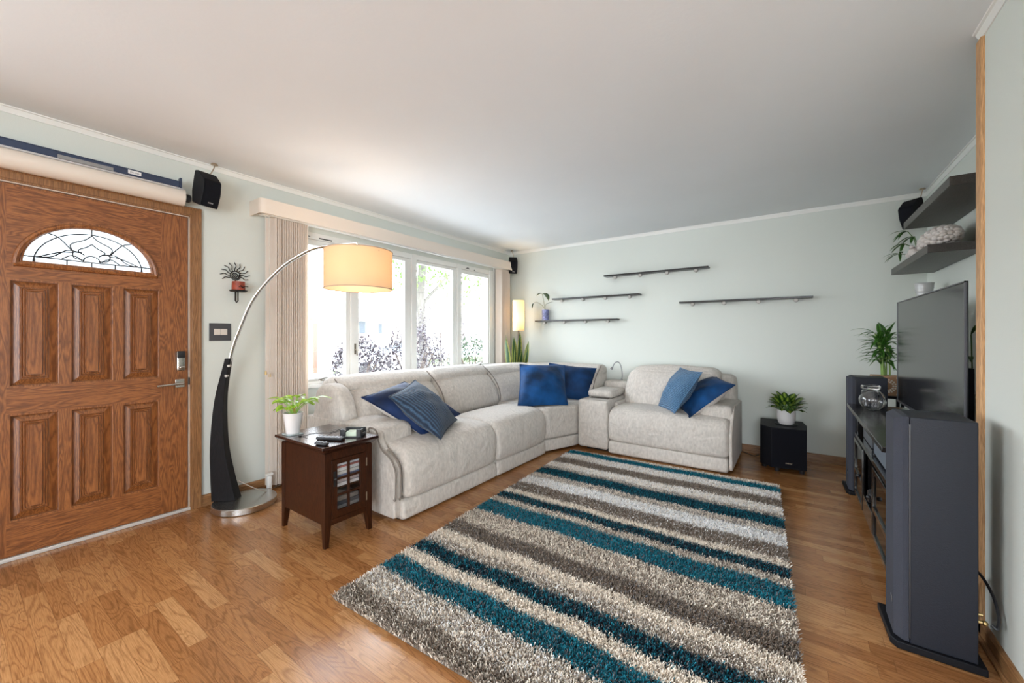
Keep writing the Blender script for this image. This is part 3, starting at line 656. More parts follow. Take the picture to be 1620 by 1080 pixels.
# ================================================================== side table
tb = thing('side_table', (-2.385, 1.378, 0), 'dark cherry side table cabinet with six-pane glass door beside sofa arm', 'side table')
tx0, tx1, ty0, ty1 = -2.635, -2.140, 1.225, 1.530; ZT = .575
prof = [(-.028, ZT), (-.030, ZT-.014), (-.012, ZT-.032), (.002, ZT-.044)]
mb = MB(); V = []
for (o, z) in prof: V += [(tx0+o, ty0+o, z), (tx1-o, ty0+o, z), (tx1-o, ty1-o, z), (tx0+o, ty1-o, z)]
mb.add(V, [(0, 1, 2, 3), (15, 14, 13, 12)]+[(i*4+k, i*4+4+k, i*4+4+(k+1) % 4, i*4+(k+1) % 4) for i in range(3) for k in range(4)])
tt = mk('table_top', mb, ESPH, tb, bevel=.002, smooth=False)
mk('lift_seam', MB().box(-2.475, -2.472, ty0-.02, ty1+.02, ZT-.001, ZT+.0004), BLK, tt)
for (lx, ly, ix, iy) in ((tx0, ty0, 1, 1), (tx1, ty0, -1, 1), (tx1, ty1, -1, -1), (tx0, ty1, 1, -1)):
    mb = MB(); w_ = .038; w2 = .024
    P_ = lambda w, z: [(lx, ly, z), (lx+ix*w, ly, z), (lx+ix*w, ly+iy*w, z), (lx, ly+iy*w, z)]
    V = P_(w2, 0)+P_(w_, .12)+P_(w_, ZT-.045)
    mb.add(V, [(0, 1, 2, 3), (8, 9, 10, 11)]+[(i*4+k, i*4+(k+1) % 4, i*4+4+(k+1) % 4, i*4+4+k) for i in range(2) for k in range(4)]); mk('leg', mb, ESP, tb, smooth=False, bevel=.001)
mb = MB().box(tx0+.01, tx1-.01, ty0+.004, ty0+.016, .125, ZT-.045).box(tx0+.01, tx1-.01, ty1-.016, ty1-.004, .125, ZT-.045).box(tx0+.004, tx0+.016, ty0+.01, ty1-.01, .125, ZT-.045).box(tx0+.01, tx1-.02, ty0+.01, ty1-.01, .125, .140).box(tx0+.01, tx1-.04, ty0+.01, ty1-.01, .30, .310)
mk('cabinet_body', mb, ESP, tb, smooth=False)
mk('front_rail', MB().box(tx1-.016, tx1-.003, ty0+.036, ty1-.036, .118, .150), ESP, tb, smooth=False, bevel=.001)
mk('front_rail', MB().box(tx1-.016, tx1-.003, ty0+.036, ty1-.036, .488, ZT-.042), ESP, tb, smooth=False, bevel=.001)
dy0, dy1, dz0, dz1 = ty0+.040, ty1-.040, .153, .486
dr = place(plate(rect(dy0, dy1, dz0, dz1), [rect(dy0+.035+(i*.080), dy0+.035+i*.080+.068, dz0+.040+j*.092, dz0+.040+j*.092+.080) for i in range(2) for j in range(3)], .016, lambda a, b, c: (tx1-.014+c, a, b)), 'glass_door', ESP, tb, smooth=False, bevel=.002)
mk('pane', MB().box(tx1-.008, tx1-.006, dy0+.03, dy1-.03, dz0+.03, dz1-.02), WGL, dr, smooth=False)
mk('door_pull', MB().box(tx1+.002, tx1+.005, dy0+.010, dy0+.026, .335, .42).ball((tx1+.012, dy0+.018, .38), .010, 8), IRON, dr)
for hz in (.19, .40): mk('hinge', MB().box(tx1+.001, tx1+.004, dy1-.003, dy1+.004, hz, hz+.05), mat('brass_hinge', (.3, .25, .18), .4, .6), dr)
# magazines and books inside
cols_ = [(.62, .6, .6), (.5, .42, .42), (.68, .68, .66), (.16, .2, .35), (.6, .58, .55), (.7, .7, .7), (.35, .12, .10), (.6, .62, .66)]
z = .312
for i, c in enumerate(cols_):
    h = random.uniform(.012, .022)
    tag(mk('magazine', MB().box(-2.52+random.uniform(-.01, .01), -2.175+random.uniform(-.012, .008), 1.262, 1.485+random.uniform(-.01, .008), z, z+h-.001), mat('paper_%d' % i, c, .6), bevel=.002),
        ['grey white magazine', 'mauve magazine', 'white magazine in the middle', 'dark blue magazine', 'cream magazine', 'bright white magazine', 'red magazine', 'pale blue magazine on top'][i]+' in the pile on the cabinet shelf of the side table', 'magazine', 'magazines inside the side table cabinet'); z += h
z = .142
for i in range(4):
    h = random.uniform(.02, .03)
    tag(mk('book', MB().box(-2.50, -2.19+random.uniform(-.02, .008), 1.265, 1.48+random.uniform(-.01, .008), z, z+h-.001), mat('cover_%d' % i, [(.08, .08, .09), (.30, .29, .28), (.05, .05, .06), (.2, .17, .15)][i], .4), bevel=.002),
        ['black book at the bottom', 'grey book second from the bottom', 'black book third from the bottom', 'brown grey book topmost'][i]+' of the lower pile inside the side table', 'book', 'books inside the side table cabinet'); z += h
# coaster + pothos
tag(mk('glass_coaster', MB().box(-2.625, -2.535, 1.222, 1.312, ZT+.0005, ZT+.006), mat('coaster_glass', (.55, .62, .62), .1, trans=.3), bevel=.001), 'square glass coaster under the white pothos pot', 'coaster')
pc = (-2.580, 1.268, ZT+.0065)
pp = thing('potted_pothos', pc, 'lime green pothos plant in ribbed white pot on the side table', 'potted plant')
pr = [(.0001, 0), (.036, 0), (.038, .003)]+[(.038+.019*i/22+.0008*(i % 2), .006+.124*i/22) for i in range(23)]+[(.053, .130), (.052, .12), (.036, .02), (.0001, .02)]
mk('pot', MB().lathe(pr, pc, 40), CERA, pp); soilp(pc, .052, .125, pp)
lf = Leaves(); sm = MB(); rd = random.Random(3)
for i in range(26):
    a = rd.uniform(0, 2*pi); el = rd.uniform(.5, 1.3); L = rd.uniform(.05, .12)
    b = Vector((pc[0]+rd.uniform(-.02, .02), pc[1]+rd.uniform(-.02, .02), pc[2]+.12)); d = Vector((cos(a)*cos(el), sin(a)*cos(el), sin(el)))
    e = b+d*L; sm.tube([b, b+d*L*.5+Vector((0, 0, .01)), e], .0018, 5)
    lf.leaf(e, d+Vector((cos(a)*.8, sin(a)*.8, -.2)), rd.uniform(.055, .08), rd.uniform(.04, .055), 1.0, .3, shape=.75, roll=rd.uniform(-.5, .5))
for (dx, dy, dz, L) in ((.09, .10, .10, .10), (.05, .07, .09, .07), (-.05, -.06, .10, .07)):
    b = Vector((pc[0], pc[1], pc[2]+.12)); e = b+Vector((dx, dy, dz)); sm.tube([b, b+Vector((dx*.5, dy*.5, dz*.7)), e], .002, 5); lf.leaf(e, (dx, dy, .02), L, .05, .5, .25, shape=.75)
lf.build('foliage', leaf_mat('pothos_leaf', (.22, .42, .03), (.42, .62, .08)), pp); mk('stems', sm, mat('pothos_stem', (.30, .48, .10), .5), pp)
mk('plant_tag', MB().box(pc[0]+.015, pc[0]+.017, pc[1]-.004, pc[1]+.006, pc[2]+.10, pc[2]+.165).ball((pc[0]+.016, pc[1]+.001, pc[2]+.165), .009, 8), mat('amber_tag', (.6, .35, .08), .5), pp)
# remotes
def remote(c, L, W, ang, label, nb):
    t = thing('remote_control', (c[0], c[1], ZT), label, 'remote control')
    M = Matrix.Translation((c[0], c[1], ZT)) @ Matrix.Rotation(ang, 4, 'Z')
    b = mk('remote_body', MB().soft(-L/2, L/2, -W/2, W/2, .001, .019, .008, n=7).xf(M), BLK, t)
    for i in range(nb):
        for j in (-1, 0, 1):
            if nb > 3 and i == 2: continue
            mk('button', MB().soft(-L/2+L*(i+.8)/(nb+.6)-W*.09, -L/2+L*(i+.8)/(nb+.6)+W*.09, j*W*.27-W*.07, j*W*.27+W*.07, .018, .0215, .001, n=2).xf(M), mat('button_grey', (.45, .45, .48), .5), t)
    return t
remote((-2.255, 1.325), .165, .048, R_(28), 'larger black remote control with silver buttons on the side table', 6)
remote((-2.185, 1.232), .085, .032, R_(18), 'small black remote control at front edge of the side table', 3)
# post it tray
tr = thing('memo_tray', (-2.215, 1.465, ZT), 'black desk tray holding a pad of pale green notes on side table', 'tray')
M = Matrix.Translation((-2.225, 1.458, ZT)) @ Matrix.Rotation(R_(38), 4, 'Z')
mk('tray_base', MB().box(-.062, .062, -.050, .050, .001, .006).box(-.062, -.058, -.05, .05, .001, .022).box(.058, .062, -.05, .05, .001, .022).box(-.062, .062, .046, .050, .001, .045).xf(M), BLK, tr)
for sx in (-1, 1): mk('corner_post', MB().box(min(sx*.062, sx*.056), max(sx*.062, sx*.056), -.050, -.015, .001, .050).box(min(sx*.062, sx*.034), max(sx*.062, sx*.034), -.050, -.045, .001, .050).xf(M), BLK, tr)
tag(mk('note_pad', MB().box(-.034, .040, -.036, .036, .0065, .032).xf(M), mat('pale_green_paper', (.50, .58, .46), .7), bevel=.002), 'pad of pale green and cream notes in the black tray', 'note pad')
tag(mk('charging_cable', MB().tube(bez([(-2.475, 1.27, ZT+.004), (-2.45, 1.28, ZT+.006), (-2.42, 1.30, ZT+.018), (-2.40, 1.36, ZT+.012), (-2.41, 1.42, ZT+.004), (-2.44, 1.50, ZT+.004)], 6), .002, 6).box(-2.492, -2.474, 1.258, 1.268, ZT+.001, ZT+.007), BLK), 'thin black cable lying on the side table top', 'cable')

# ================================================================== sectional sofa
so = thing('sectional_sofa', (-2.5, 3.2, 0), 'oatmeal chenille reclining corner sofa with console under the picture window', 'sofa')
def seat_prof(F, zt=.455, dep=.52, zlo=.142):
    return smoothpoly([(F-.035, zlo), (F-.004, zlo+.05), (F+.004, zlo+.15), (F-.008, zt-.075), (F-.055, zt-.012), (F-.14, zt+.012), (F-.30, zt+.018), (F-dep, zt+.0), (F-dep, zt-.14), (F-.22, zlo)], 4)
def foot_prof(F): return fillet([(F-.035, .006), (F-.008, .020), (F-.012, .125), (F-.04, .138), (F-.40, .138), (F-.40, .006)], .02, 4)
def back_prof(b0=.04, zt=.80, zs=.44): return smoothpoly([(b0, zt-.05), (b0, .40), (b0+.05, .12), (b0+.22, .12), (b0+.40, zs-.05), (b0+.445, zs+.05), (b0+.415, zs+.17), (b0+.345, zt-.10), (b0+.275, zt-.04), (b0+.16, zt-.01)], 4)
def head_prof(b0=.04, zt=.865): return smoothpoly([(b0-.01, zt-.10), (b0+.005, zt-.03), (b0+.09, zt), (b0+.19, zt-.010), (b0+.265, zt-.055), (b0+.275, zt-.105), (b0+.22, zt-.14), (b0+.08, zt-.15)], 5)
BX = -3.14
Fl = 1.115
lp = lambda y0, y1: [(BX, y0), (BX, y1)]
c1 = mk('seat_cushion', sweep(MB(), seat_prof(Fl), lp(1.712, 2.665), .042, 12, .014), FAB, so)
c2 = mk('seat_cushion', sweep(MB(), seat_prof(Fl), lp(2.672, 3.475), .042, 12, .014), FAB, so)
mk('footrest_panel', sweep(MB(), foot_prof(Fl), lp(1.690, 2.672), .022, 10, .002), FAB, so)
mk('footrest_panel', sweep(MB(), foot_prof(Fl), lp(2.682, 3.485), .022, 10, .002), FAB, so)
mk('backrest', sweep(MB(), back_prof(), lp(1.735, 2.700), .065, 14, .022), FAB, so)
mk('headrest', sweep(MB(), head_prof(), lp(1.735, 2.700), .055, 14, .012), FAB, so)
mk('backrest', sweep(MB(), back_prof(), lp(2.705, 3.560), .065, 14, .022), FAB, so)
mk('headrest', sweep(MB(), head_prof(), lp(2.705, 3.560), .055, 14, .012), FAB, so)
# left arm, side panel and wing
ap = fillet([(.06, .03), (.80, .03), (.88, .30), (.895, .44), (.885, .555), (.82, .578), (.45, .578), (.30, .585), (.06, .585)], [.02, .02, .05, .05, .035, .04, .05, .05, .03], 5)
mk('armrest', sweep(MB(), ap, lp(1.655, 1.955), .028, 10, .010), FAB, so)
sp_ = fillet([(.02, .028), (1.072, .028), (1.082, .33), (1.035, .405), (.945, .445), (.905, .50), (.90, .548), (.84, .578), (.02, .578)], [.02, .02, .06, .05, .05, .04, .02, .03, .02], 5)
sd = mk('side_panel', sweep(MB(), sp_, lp(1.640, 1.700), .012, 4, 0), FAB, so)
def pipe_path(pf, y, i0, i1): return [(BX+b, y, z) for b, z in pf[i0:i1]]
ppts = [(BX+b, 1.640, z) for b, z in fillet([(.80, .584), (.90, .575), (.915, .50), (.95, .45), (1.045, .410), (1.092, .335), (1.088, .18), (1.082, .142)], .04, 5)]
mk('piping', MB().tube(ppts, .0055, 6), PIPE, sd)
mk('piping', MB().tube([(x+.012, y+.030, z) for x, y, z in ppts if x > BX+.95], .005, 6), PIPE, sd)
wp = smoothpoly([(.06, .50), (.10, .62), (.13, .76), (.20, .815), (.30, .825), (.40, .79), (.475, .70), (.505, .62), (.49, .570), (.38, .552), (.20, .545)], 4)
mk('back_wing', sweep(MB(), wp, lp(1.645, 1.770), .030, 5, .006), FAB, so)
# seams
def seam(pf, y, r=.003): return MB().tube([(BX+b, y, z) for b, z in pf], r, 5)
sf = [(Fl-.30, .474), (Fl-.14, .474), (Fl-.055, .452), (Fl-.006, .388), (Fl+.010, .29), (Fl+.003, .20), (Fl-.02, .155)]
mk('seat_seam', MB().tube([(x.x, 1.950, x.z) for x in bez([(BX+b, 0, z) for b, z in sf], 5)], .0035, 5), mat('seam_thread', (.42, .37, .32), .9), c1)
mk('front_seam', MB().tube([(BX+Fl-.075, y, .455) for y in np.linspace(1.98, 2.63, 8)], .003, 5), MATS['seam_thread'], c1)
mk('front_seam', MB().tube([(BX+Fl-.075, y, .455) for y in np.linspace(2.71, 3.44, 8)], .003, 5), MATS['seam_thread'], c2)
bs = [(x.x, x.z) for x in bez([(BX+.47, 0, .47), (BX+.475, 0, .54), (BX+.43, 0, .66), (BX+.335, 0, .77), (BX+.22, 0, .855)], 6)]
for yy in (1.752, 2.702, 3.562): mk('back_piping', MB().tube([(a, yy, b) for a, b in bs], .005, 6), PIPE, so)
# corner wedge
def softprism(poly, z0, z1, r, n=4):
    P = np.array(poly, float); N = len(P); ar = .5*sum(P[i][0]*P[(i+1) % N][1]-P[(i+1) % N][0]*P[i][1] for i in range(N))
    t = np.roll(P, -1, 0)-np.roll(P, 1, 0); t /= np.linalg.norm(t, axis=1)[:, None]; nr = np.stack([t[:, 1], -t[:, 0]], 1)*(1 if ar > 0 else -1)
    V = []; lev = [(r*(1-sin(a)), z0+r*(1-cos(a))) for a in np.linspace(0, pi/2, n+1)]+[(r*(1-sin(a)), z1-r*(1-cos(a))) for a in np.linspace(pi/2, 0, n+1)]
    for ins, z in lev:
        for p, q in zip(P, nr): V.append((*(p-q*ins), z))
    m = len(lev); return MB().add(V, [(i*N+k, i*N+(k+1) % N, (i+1)*N+(k+1) % N, (i+1)*N+k) for i in range(m-1) for k in range(N)]+[tuple(range(N))[::-1], tuple(range((m-1)*N, m*N))])
wpoly = fillet([(-2.045, 3.495), (-1.895, 3.885), (-1.885, 4.45), (-2.75, 4.45), (-2.75, 3.495)], [.06, .03, .03, .05, .05], 5)
wc = mk('corner_seat', softprism(wpoly, .142, .462, .035), FAB, so)
mk('corner_plinth', softprism(fillet([(-2.045, 3.498), (-1.90, 3.885), (-1.89, 4.5), (-2.8, 4.5), (-2.8, 3.498)], .04, 4), .022, .138, .020), FAB, so)
mk('corner_seam', MB().tube([(-2.075, 3.535, .456), (-1.99, 3.70, .459), (-1.925, 3.86, .456)], .003, 5), MATS['seam_thread'], wc)
wl = [(BX, 3.565), (BX, 3.85), (BX+.02, 4.05), (BX+.10, 4.28), (BX+.20, 4.42)]
wr = [(BX+.20, 4.42), (BX+.34, 4.56), (BX+.60, 4.67), (-2.3, 4.71), (-1.865, 4.715)]
for pth in (wl, wr):
    mk('corner_backrest', sweep(MB(), back_prof(.04, .79), pth, .035, 14, .010), FAB, so)
    mk('corner_headrest', sweep(MB(), head_prof(.04, .848), pth, .035, 14, .005), FAB, so)
mk('back_piping', MB().tube([(-1.868, 4.715-(a-BX), b-.012) for a, b in bs], .005, 6), PIPE, so)
# console between corner and recliner
cs = mk('console', softprism(fillet([(-1.880, 3.885), (-1.548, 3.885), (-1.548, 4.70), (-1.855, 4.70)], .03, 4), .025, .525, .035), FAB, so)
mk('console_back', MB().soft(-1.84, -1.55, 4.50, 4.71, .30, .665, .035, .006, 9), FAB, so)
mk('console_recess', MB().box(-1.80, -1.60, 4.03, 4.18, .5245, .528), mat('recess_brown', (.10, .085, .07), .8), cs)
cld = mk('console_lid', MB().soft(-1.845, -1.565, 4.06, 4.46, .530, .605, .03, .008, 9), FAB, so)
mk('lid_gap', MB().box(-1.82, -1.59, 4.10, 4.42, .520, .535), BLK, cld)
# recliner
rp = lambda x0, x1: [(x0, 4.72), (x1, 4.72)]
Fr = .862
r1 = mk('seat_cushion', sweep(MB(), seat_prof(Fr, .452, .50), rp(-1.540, -.452), .045, 14, .014), FAB, so)
mk('footrest_panel', sweep(MB(), foot_prof(Fr), rp(-1.535, -.460), .022, 10, .003), FAB, so)
mk('seat_seam', MB().tube([(-.718, x.y, x.z) for x in bez([(0, 4.72-b, z) for b, z in [(Fr-.25, .465), (Fr-.14, .470), (Fr-.055, .450), (Fr-.004, .385), (Fr+.012, .29), (Fr+.005, .20), (Fr-.02, .155)]], 5)], .0035, 5), MATS['seam_thread'], r1)
def rb(x, y, z):
    u = (x+1.03)/.47; return (x-(.03*u*(z-.45)/.4 if z > .45 else 0), y+(z-.45)*.32, z)
mk('backrest', MB().soft(-1.515, -.575, 4.24, 4.46, .40, .852, .105, .035, 12, rb), FAB, so)
mk('headrest', MB().soft(-1.44, -.60, 4.31, 4.55, .66, .862, .07, .015, 12, lambda x, y, z: (x, y+(z-.45)*.20, z)), FAB, so)
mk('back_shell', MB().soft(-1.50, -.470, 4.48, 4.72, .10, .80, .06, .008, 9), FAB, so)
mk('armrest', MB().soft(-.715, -.435, 3.99, 4.66, .05, .562, .045, .012, 10), FAB, so)
mk('armrest', MB().soft(-1.545, -1.50, 4.05, 4.66, .05, .50, .02, 0, 5), FAB, so)
rs_ = fillet([(.06, .028), (.835, .028), (.845, .33), (.80, .42), (.73, .47), (.70, .53), (.60, .552), (.08, .548)], .04, 5)
sd2 = mk('side_panel', sweep(MB(), rs_, rp(-.455, -.428), .008, 4, 0), FAB, so)
mk('piping', MB().tube([(-.432, 4.72-b, z) for b, z in fillet([(.58, .566), (.705, .545), (.735, .475), (.81, .425), (.852, .33), (.845, .142)], .04, 5)], .0045, 6), MATS['seam_thread'], sd2)
mk('gooseneck_light', MB().tube(bez([(-1.655, 4.60, .66), (-1.650, 4.60, .75), (-1.670, 4.60, .85), (-1.705, 4.60, .885), (-1.745, 4.60, .865), (-1.770, 4.60, .815)], 6), .0055, 8).lathe([(.012, 0), (.014, .005), (.010, .03), (.006, .04)], (-1.655, 4.60, .655), 14).tube([(-1.768, 4.60, .822), (-1.785, 4.598, .795)], [.010, .016], 10), mat('satin_grey_metal', (.16, .165, .175), .4, .7), so)
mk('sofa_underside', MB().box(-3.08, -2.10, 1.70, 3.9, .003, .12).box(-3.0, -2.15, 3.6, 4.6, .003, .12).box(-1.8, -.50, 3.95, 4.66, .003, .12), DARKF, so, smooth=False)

# ================================================================== pillows
def velvet(name, col, sheen=.06): return mat(name, col, .7, sheen=sheen, spec=.25, bump=(7, 1.0), noise=(4.5, .75))
NV = velvet('navy_velvet', (.004, .016, .062)); NV2 = velvet('royal_velvet', (.002, .045, .15)); NV3 = velvet('deep_blue_velvet', (.003, .030, .10))
def ribbed(name, c1, c2, ax, fq=40):
    m = bpy.data.materials.new(name); m.use_nodes = True; t = m.node_tree; L = t.links.new; b = t.nodes['Principled BSDF']; b.inputs['Roughness'].default_value = .85; b.inputs['Sheen Weight'].default_value = .1
    a = nd(t, 'Attribute'); a.attribute_name = 'UVMap'; s_ = nd(t, 'SeparateXYZ'); L(a.outputs['Vector'], s_.inputs[0])
    n = nd(t, 'TexNoise'); n.inputs['Scale'].default_value = 6; L(a.outputs['Vector'], n.inputs['Vector'])
    q = nd(t, 'Math', operation='MULTIPLY_ADD'); q.inputs[1].default_value = .06; L(n.outputs[0], q.inputs[0]); L(s_.outputs[ax], q.inputs[2])
    mu = nd(t, 'Math', operation='MULTIPLY'); mu.inputs[1].default_value = fq*2*pi; L(q.outputs[0], mu.inputs[0]); si = nd(t, 'Math', operation='SINE'); L(mu.outputs[0], si.inputs[0])
    r = nd(t, 'ValToRGB'); r.color_ramp.elements[0].position = .2; r.color_ramp.elements[0].color = (*c1, 1); r.color_ramp.elements[1].color = (*c2, 1)
    hm = nd(t, 'Math', operation='MULTIPLY_ADD'); hm.inputs[1].default_value = .5; hm.inputs[2].default_value = .5; L(si.outputs[0], hm.inputs[0])
    n2 = nd(t, 'TexNoise'); n2.inputs['Scale'].default_value = 70; L(a.outputs['Vector'], n2.inputs['Vector']); m2 = nd(t, 'Math', operation='MULTIPLY'); L(hm.outputs[0], m2.inputs[0]); 
    k = nd(t, 'Math', operation='MULTIPLY'); k.inputs[1].default_value = 1.6; L(n2.outputs[0], k.inputs[0]); L(k.outputs[0], m2.inputs[1])
    L(m2.outputs[0], r.inputs[0]); L(r.outputs[0], b.inputs['Base Color'])
    bp = nd(t, 'Bump'); bp.inputs['Strength'].default_value = .7; bp.inputs['Distance'].default_value = .006; L(hm.outputs[0], bp.inputs['Height']); L(bp.outputs[0], b.inputs['Normal'])
    return m
RIB1 = ribbed('ribbed_denim_blue', (.006, .018, .042), (.05, .105, .18), 0, 22); RIB2 = ribbed('ribbed_light_blue', (.022, .075, .16), (.13, .27, .42), 1, 34)
CRM = mat('cream_cotton', (.66, .61, .57), .9, bump=(200, .3))
def pillow(A, B, C, fm, bm_, label, thick=.075, flip=1, pipe=None, seed=1):
    """A corner, B = A+u edge, C = A+v edge; front faces u x v (flip to invert)"""
    A, B, C = Vector(A), Vector(B), Vector(C); u = B-A; v = C-A; L = .5*(u.length+v.length)
    nrm = u.cross(v).normalized()*flip; n = 22; rd = random.Random(seed); ph = [rd.uniform(0, 6) for _ in range(6)]
    def P(s_, t, side):
        x, y = 2*s_-1, 2*t-1
        e = max(0, (1-x*x))*max(0, (1-y*y)); th = thick*(e**.55)*(1-.15*(x*x*y*y))
        # pulled-in edges, pointed corners
        sx = x*(1-.060*(1-y*y)); sy = y*(1-.060*(1-x*x))
        w_ = .008*sin(6*x+ph[0]+3*y)*e+.005*sin(10*y+ph[1]-5*x)*e+.004*sin(17*(x-y)+ph[3])*e*abs(x)
        return A+u*(sx+1)/2+v*(sy+1)/2+nrm*(side*th+w_)+nrm*(.012*(x*y*sin(ph[2])))
    root = thing('throw_pillow', A*.5+(B+C-A)*.5, label, 'pillow', 'blue throw pillows on the sofa')
    for side, m_, nm in ((1, fm, 'pillow_front'), (-1, bm_, 'pillow_back')):
        V = [P(i/n, j/n, side) for i in range(n+1) for j in range(n+1)]; UV = [(i/n, j/n) for i in range(n+1) for j in range(n+1)]
        F = [(i*(n+1)+j, (i+1)*(n+1)+j, (i+1)*(n+1)+j+1, i*(n+1)+j+1) for i in range(n) for j in range(n)]
        if side*flip < 0: F = [f[::-1] for f in F]
        me = bpy.data.meshes.new(nm); me.from_pydata(V, [], F); uvl = me.uv_layers.new(name='UVMap'); idx = np.empty(len(me.loops), 'i'); me.loops.foreach_get('vertex_index', idx); uvl.data.foreach_set('uv', np.array(UV, 'f')[idx].ravel())
        place(me, nm, m_, root, True, 180)
    ed = [P(i/n, 0, 0) for i in range(n+1)]+[P(1, i/n, 0) for i in range(1, n+1)]+[P(1-i/n, 1, 0) for i in range(1, n+1)]+[P(0, 1-i/n, 0) for i in range(1, n+1)]
    mk('welt', MB().tube(ed, .005, 6), pipe or fm, root)
    return root
def far(p, k): c = Vector((0, 0, 1.194)); return c+(Vector(p)-c)*k
k1 = 1.035
pillow(far((-2.50, 1.70, .756), k1), far((-2.60, 2.17, .822), k1), far((-2.10, 1.93, .495), k1), NV, CRM, 'navy velvet throw pillow with cream back leaning on the left sofa arm', .115, -1, seed=2)
pillow((-2.37, 1.84, .765), (-2.60, 2.27, .815), (-1.985, 1.960, .475), RIB1, RIB1, 'denim blue ribbed throw pillow lying over the navy one near side table', .098, -1, seed=5)
pillow((-2.50, 3.70, .87), (-2.17, 4.15, .857), (-2.28, 3.34, .475), NV2, NV2, 'bright royal blue velvet pillow upright in the sofa corner', .115, -1, seed=8)
pillow((-2.42, 4.22, .866), (-1.87, 4.36, .814), (-2.45, 4.06, .50), NV3, NV3, 'deep blue velvet pillow behind the royal blue one next to console', .105, -1, seed=11)
pillow((-.96, 4.42, .855), (-.70, 4.05, .86), (-1.14, 4.20, .48), RIB2, RIB2, 'light blue ribbed pillow leaning on the recliner seat', .098, -1, seed=4)
pillow((-.657, 4.46, .796), (-.43, 4.08, .756), (-1.00, 4.28, .49), NV2, CRM, 'dark blue velvet pillow with white back against right recliner arm', .105, -1, seed=6)

# ================================================================== rug
rug = thing('shag_rug', (-.93, 2.4, 0), 'striped shag rug in teal, cream, taupe and charcoal in front of the sofa', 'rug')
TLr, TRr = np.array([-1.862, 3.70]), np.array([-.098, 3.765]); BLr, BRr = np.array([-1.708, 1.010]), np.array([.062, 1.075])
def q2(u, v): return (TLr*(1-u)+TRr*u)*(1-v)+(BLr*(1-u)+BRr*u)*v
mb = MB(); poly = [tuple(q2(a, b)) for a, b in ((.003, .003), (.997, .003), (.997, .997), (.003, .997))]
mb.prism(poly, .001, .012); mk('rug_backing', mb, mat('rug_backing', (.10, .085, .07), 1), rug)
TEAL, TEALD, CHAR, CRE, TAU, TAUL, WHT, GRY = (.022, .22, .29), (.012, .085, .12), (.014, .017, .024), (.86, .77, .66), (.21, .165, .13), (.42, .36, .30), (.88, .87, .86), (.17, .17, .18)
# (top y, mix of yarns)
bands = [(3.90, [(CRE, .7), (TAUL, .3)]), (3.69, [(TEAL, .62), (TEALD, .28), (CHAR, .10)]), (3.575, [(WHT, .5), (CRE, .3), (TAUL, .2)]), (3.42, [(TAU, .65), (TAUL, .3), (GRY, .05)]),
 (3.27, [(CRE, .45), (WHT, .45), (TAUL, .1)]), (3.135, [(GRY, .3), (TAUL, .4), (CRE, .3)]), (3.075, [(CHAR, .42), (TEALD, .33), (TEAL, .25)]), (2.92, [(CRE, .45), (TAUL, .3), (GRY, .25)]), (2.82, [(WHT, .75), (CRE, .18), (GRY, .07)]),
 (2.665, [(TAU, .7), (TAUL, .22), (WHT, .08)]), (2.505, [(CRE, .9), (TAUL, .1)]), (2.435, [(CHAR, .50), (TEALD, .25), (TEAL, .15), (GRY, .10)]), (2.330, [(CRE, .5), (TAUL, .3), (TAU, .2)]),
 (2.255, [(TEAL, .55), (TEALD, .2), (GRY, .15), (CHAR, .10)]), (2.08, [(CRE, .55), (TAU, .3), (TAUL, .15)]), (1.885, [(TAU, .75), (TAUL, .15), (GRY, .10)]), (1.755, [(CRE, .92), (TAUL, .08)]), (1.670, [(CRE, .35), (TAUL, .25), (TAU, .3), (WHT, .1)]),
 (1.595, [(CHAR, .45), (TEALD, .25), (TEAL, .2), (GRY, .1)]), (1.49, [(CRE, .93), (TAUL, .07)]), (1.405, [(TEAL, .52), (TEALD, .2), (GRY, .18), (CHAR, .10)]), (1.275, [(CRE, .5), (WHT, .2), (TAU, .2), (TAUL, .1)]), (1.13, [(TAU, .5), (TAUL, .3), (CRE, .2)])]
NT = 330000; rng = np.random.default_rng(5)
uu = rng.random(NT); vv = rng.random(NT)
bx = (TLr[0]*(1-uu)+TRr[0]*uu)*(1-vv)+(BLr[0]*(1-uu)+BRr[0]*uu)*vv
by = (TLr[1]*(1-uu)+TRr[1]*uu)*(1-vv)+(BLr[1]*(1-uu)+BRr[1]*uu)*vv
wob = .006*np.sin(bx*5.1+by*2)+.006*np.sin(bx*13+1)+rng.normal(0, .009, NT)
yk = by+wob
tops = np.array([b[0] for b in bands]); bi = np.clip(np.searchsorted(-tops, -yk, side='right')-1, 0, len(bands)-1)
colr = np.zeros((NT, 3)); rr = rng.random(NT)
for i, (_, mixl) in enumerate(bands):
    m_ = bi == i; acc = 0; w_ = rr[m_]; c_ = np.zeros((m_.sum(), 3))
    tot = sum(q[1] for q in mixl)
    for cc_, p_ in mixl:
        s_ = (w_ >= acc/tot) & (w_ <= (acc+p_)/tot+1e-9); c_[s_] = cc_; acc += p_
    colr[m_] = c_
colr *= rng.uniform(.82, 1.18, (NT, 1)); colr = np.clip(colr, 0, 1)
hgt = rng.uniform(.016, .027, NT); ang = rng.uniform(0, 2*pi, NT); lean = rng.uniform(.004, .016, NT)
lx, ly = np.cos(ang)*lean+.003, np.sin(ang)*lean-.004; wa = rng.uniform(0, pi, NT); wdt = rng.uniform(.0013, .0022, NT)
wx, wy = np.cos(wa)*wdt, np.sin(wa)*wdt
V = np.zeros((NT, 6, 3), 'f')
for k_, (f_, hh) in enumerate(((0, 0), (.45, .6), (1, 1))):
    ww = (1, 1.15, .75)[k_]
    for s_, sg in ((0, -1), (1, 1)):
        V[:, k_*2+s_, 0] = bx+lx*f_+wx*sg*ww; V[:, k_*2+s_, 1] = by+ly*f_+wy*sg*ww; V[:, k_*2+s_, 2] = .010+hgt*hh
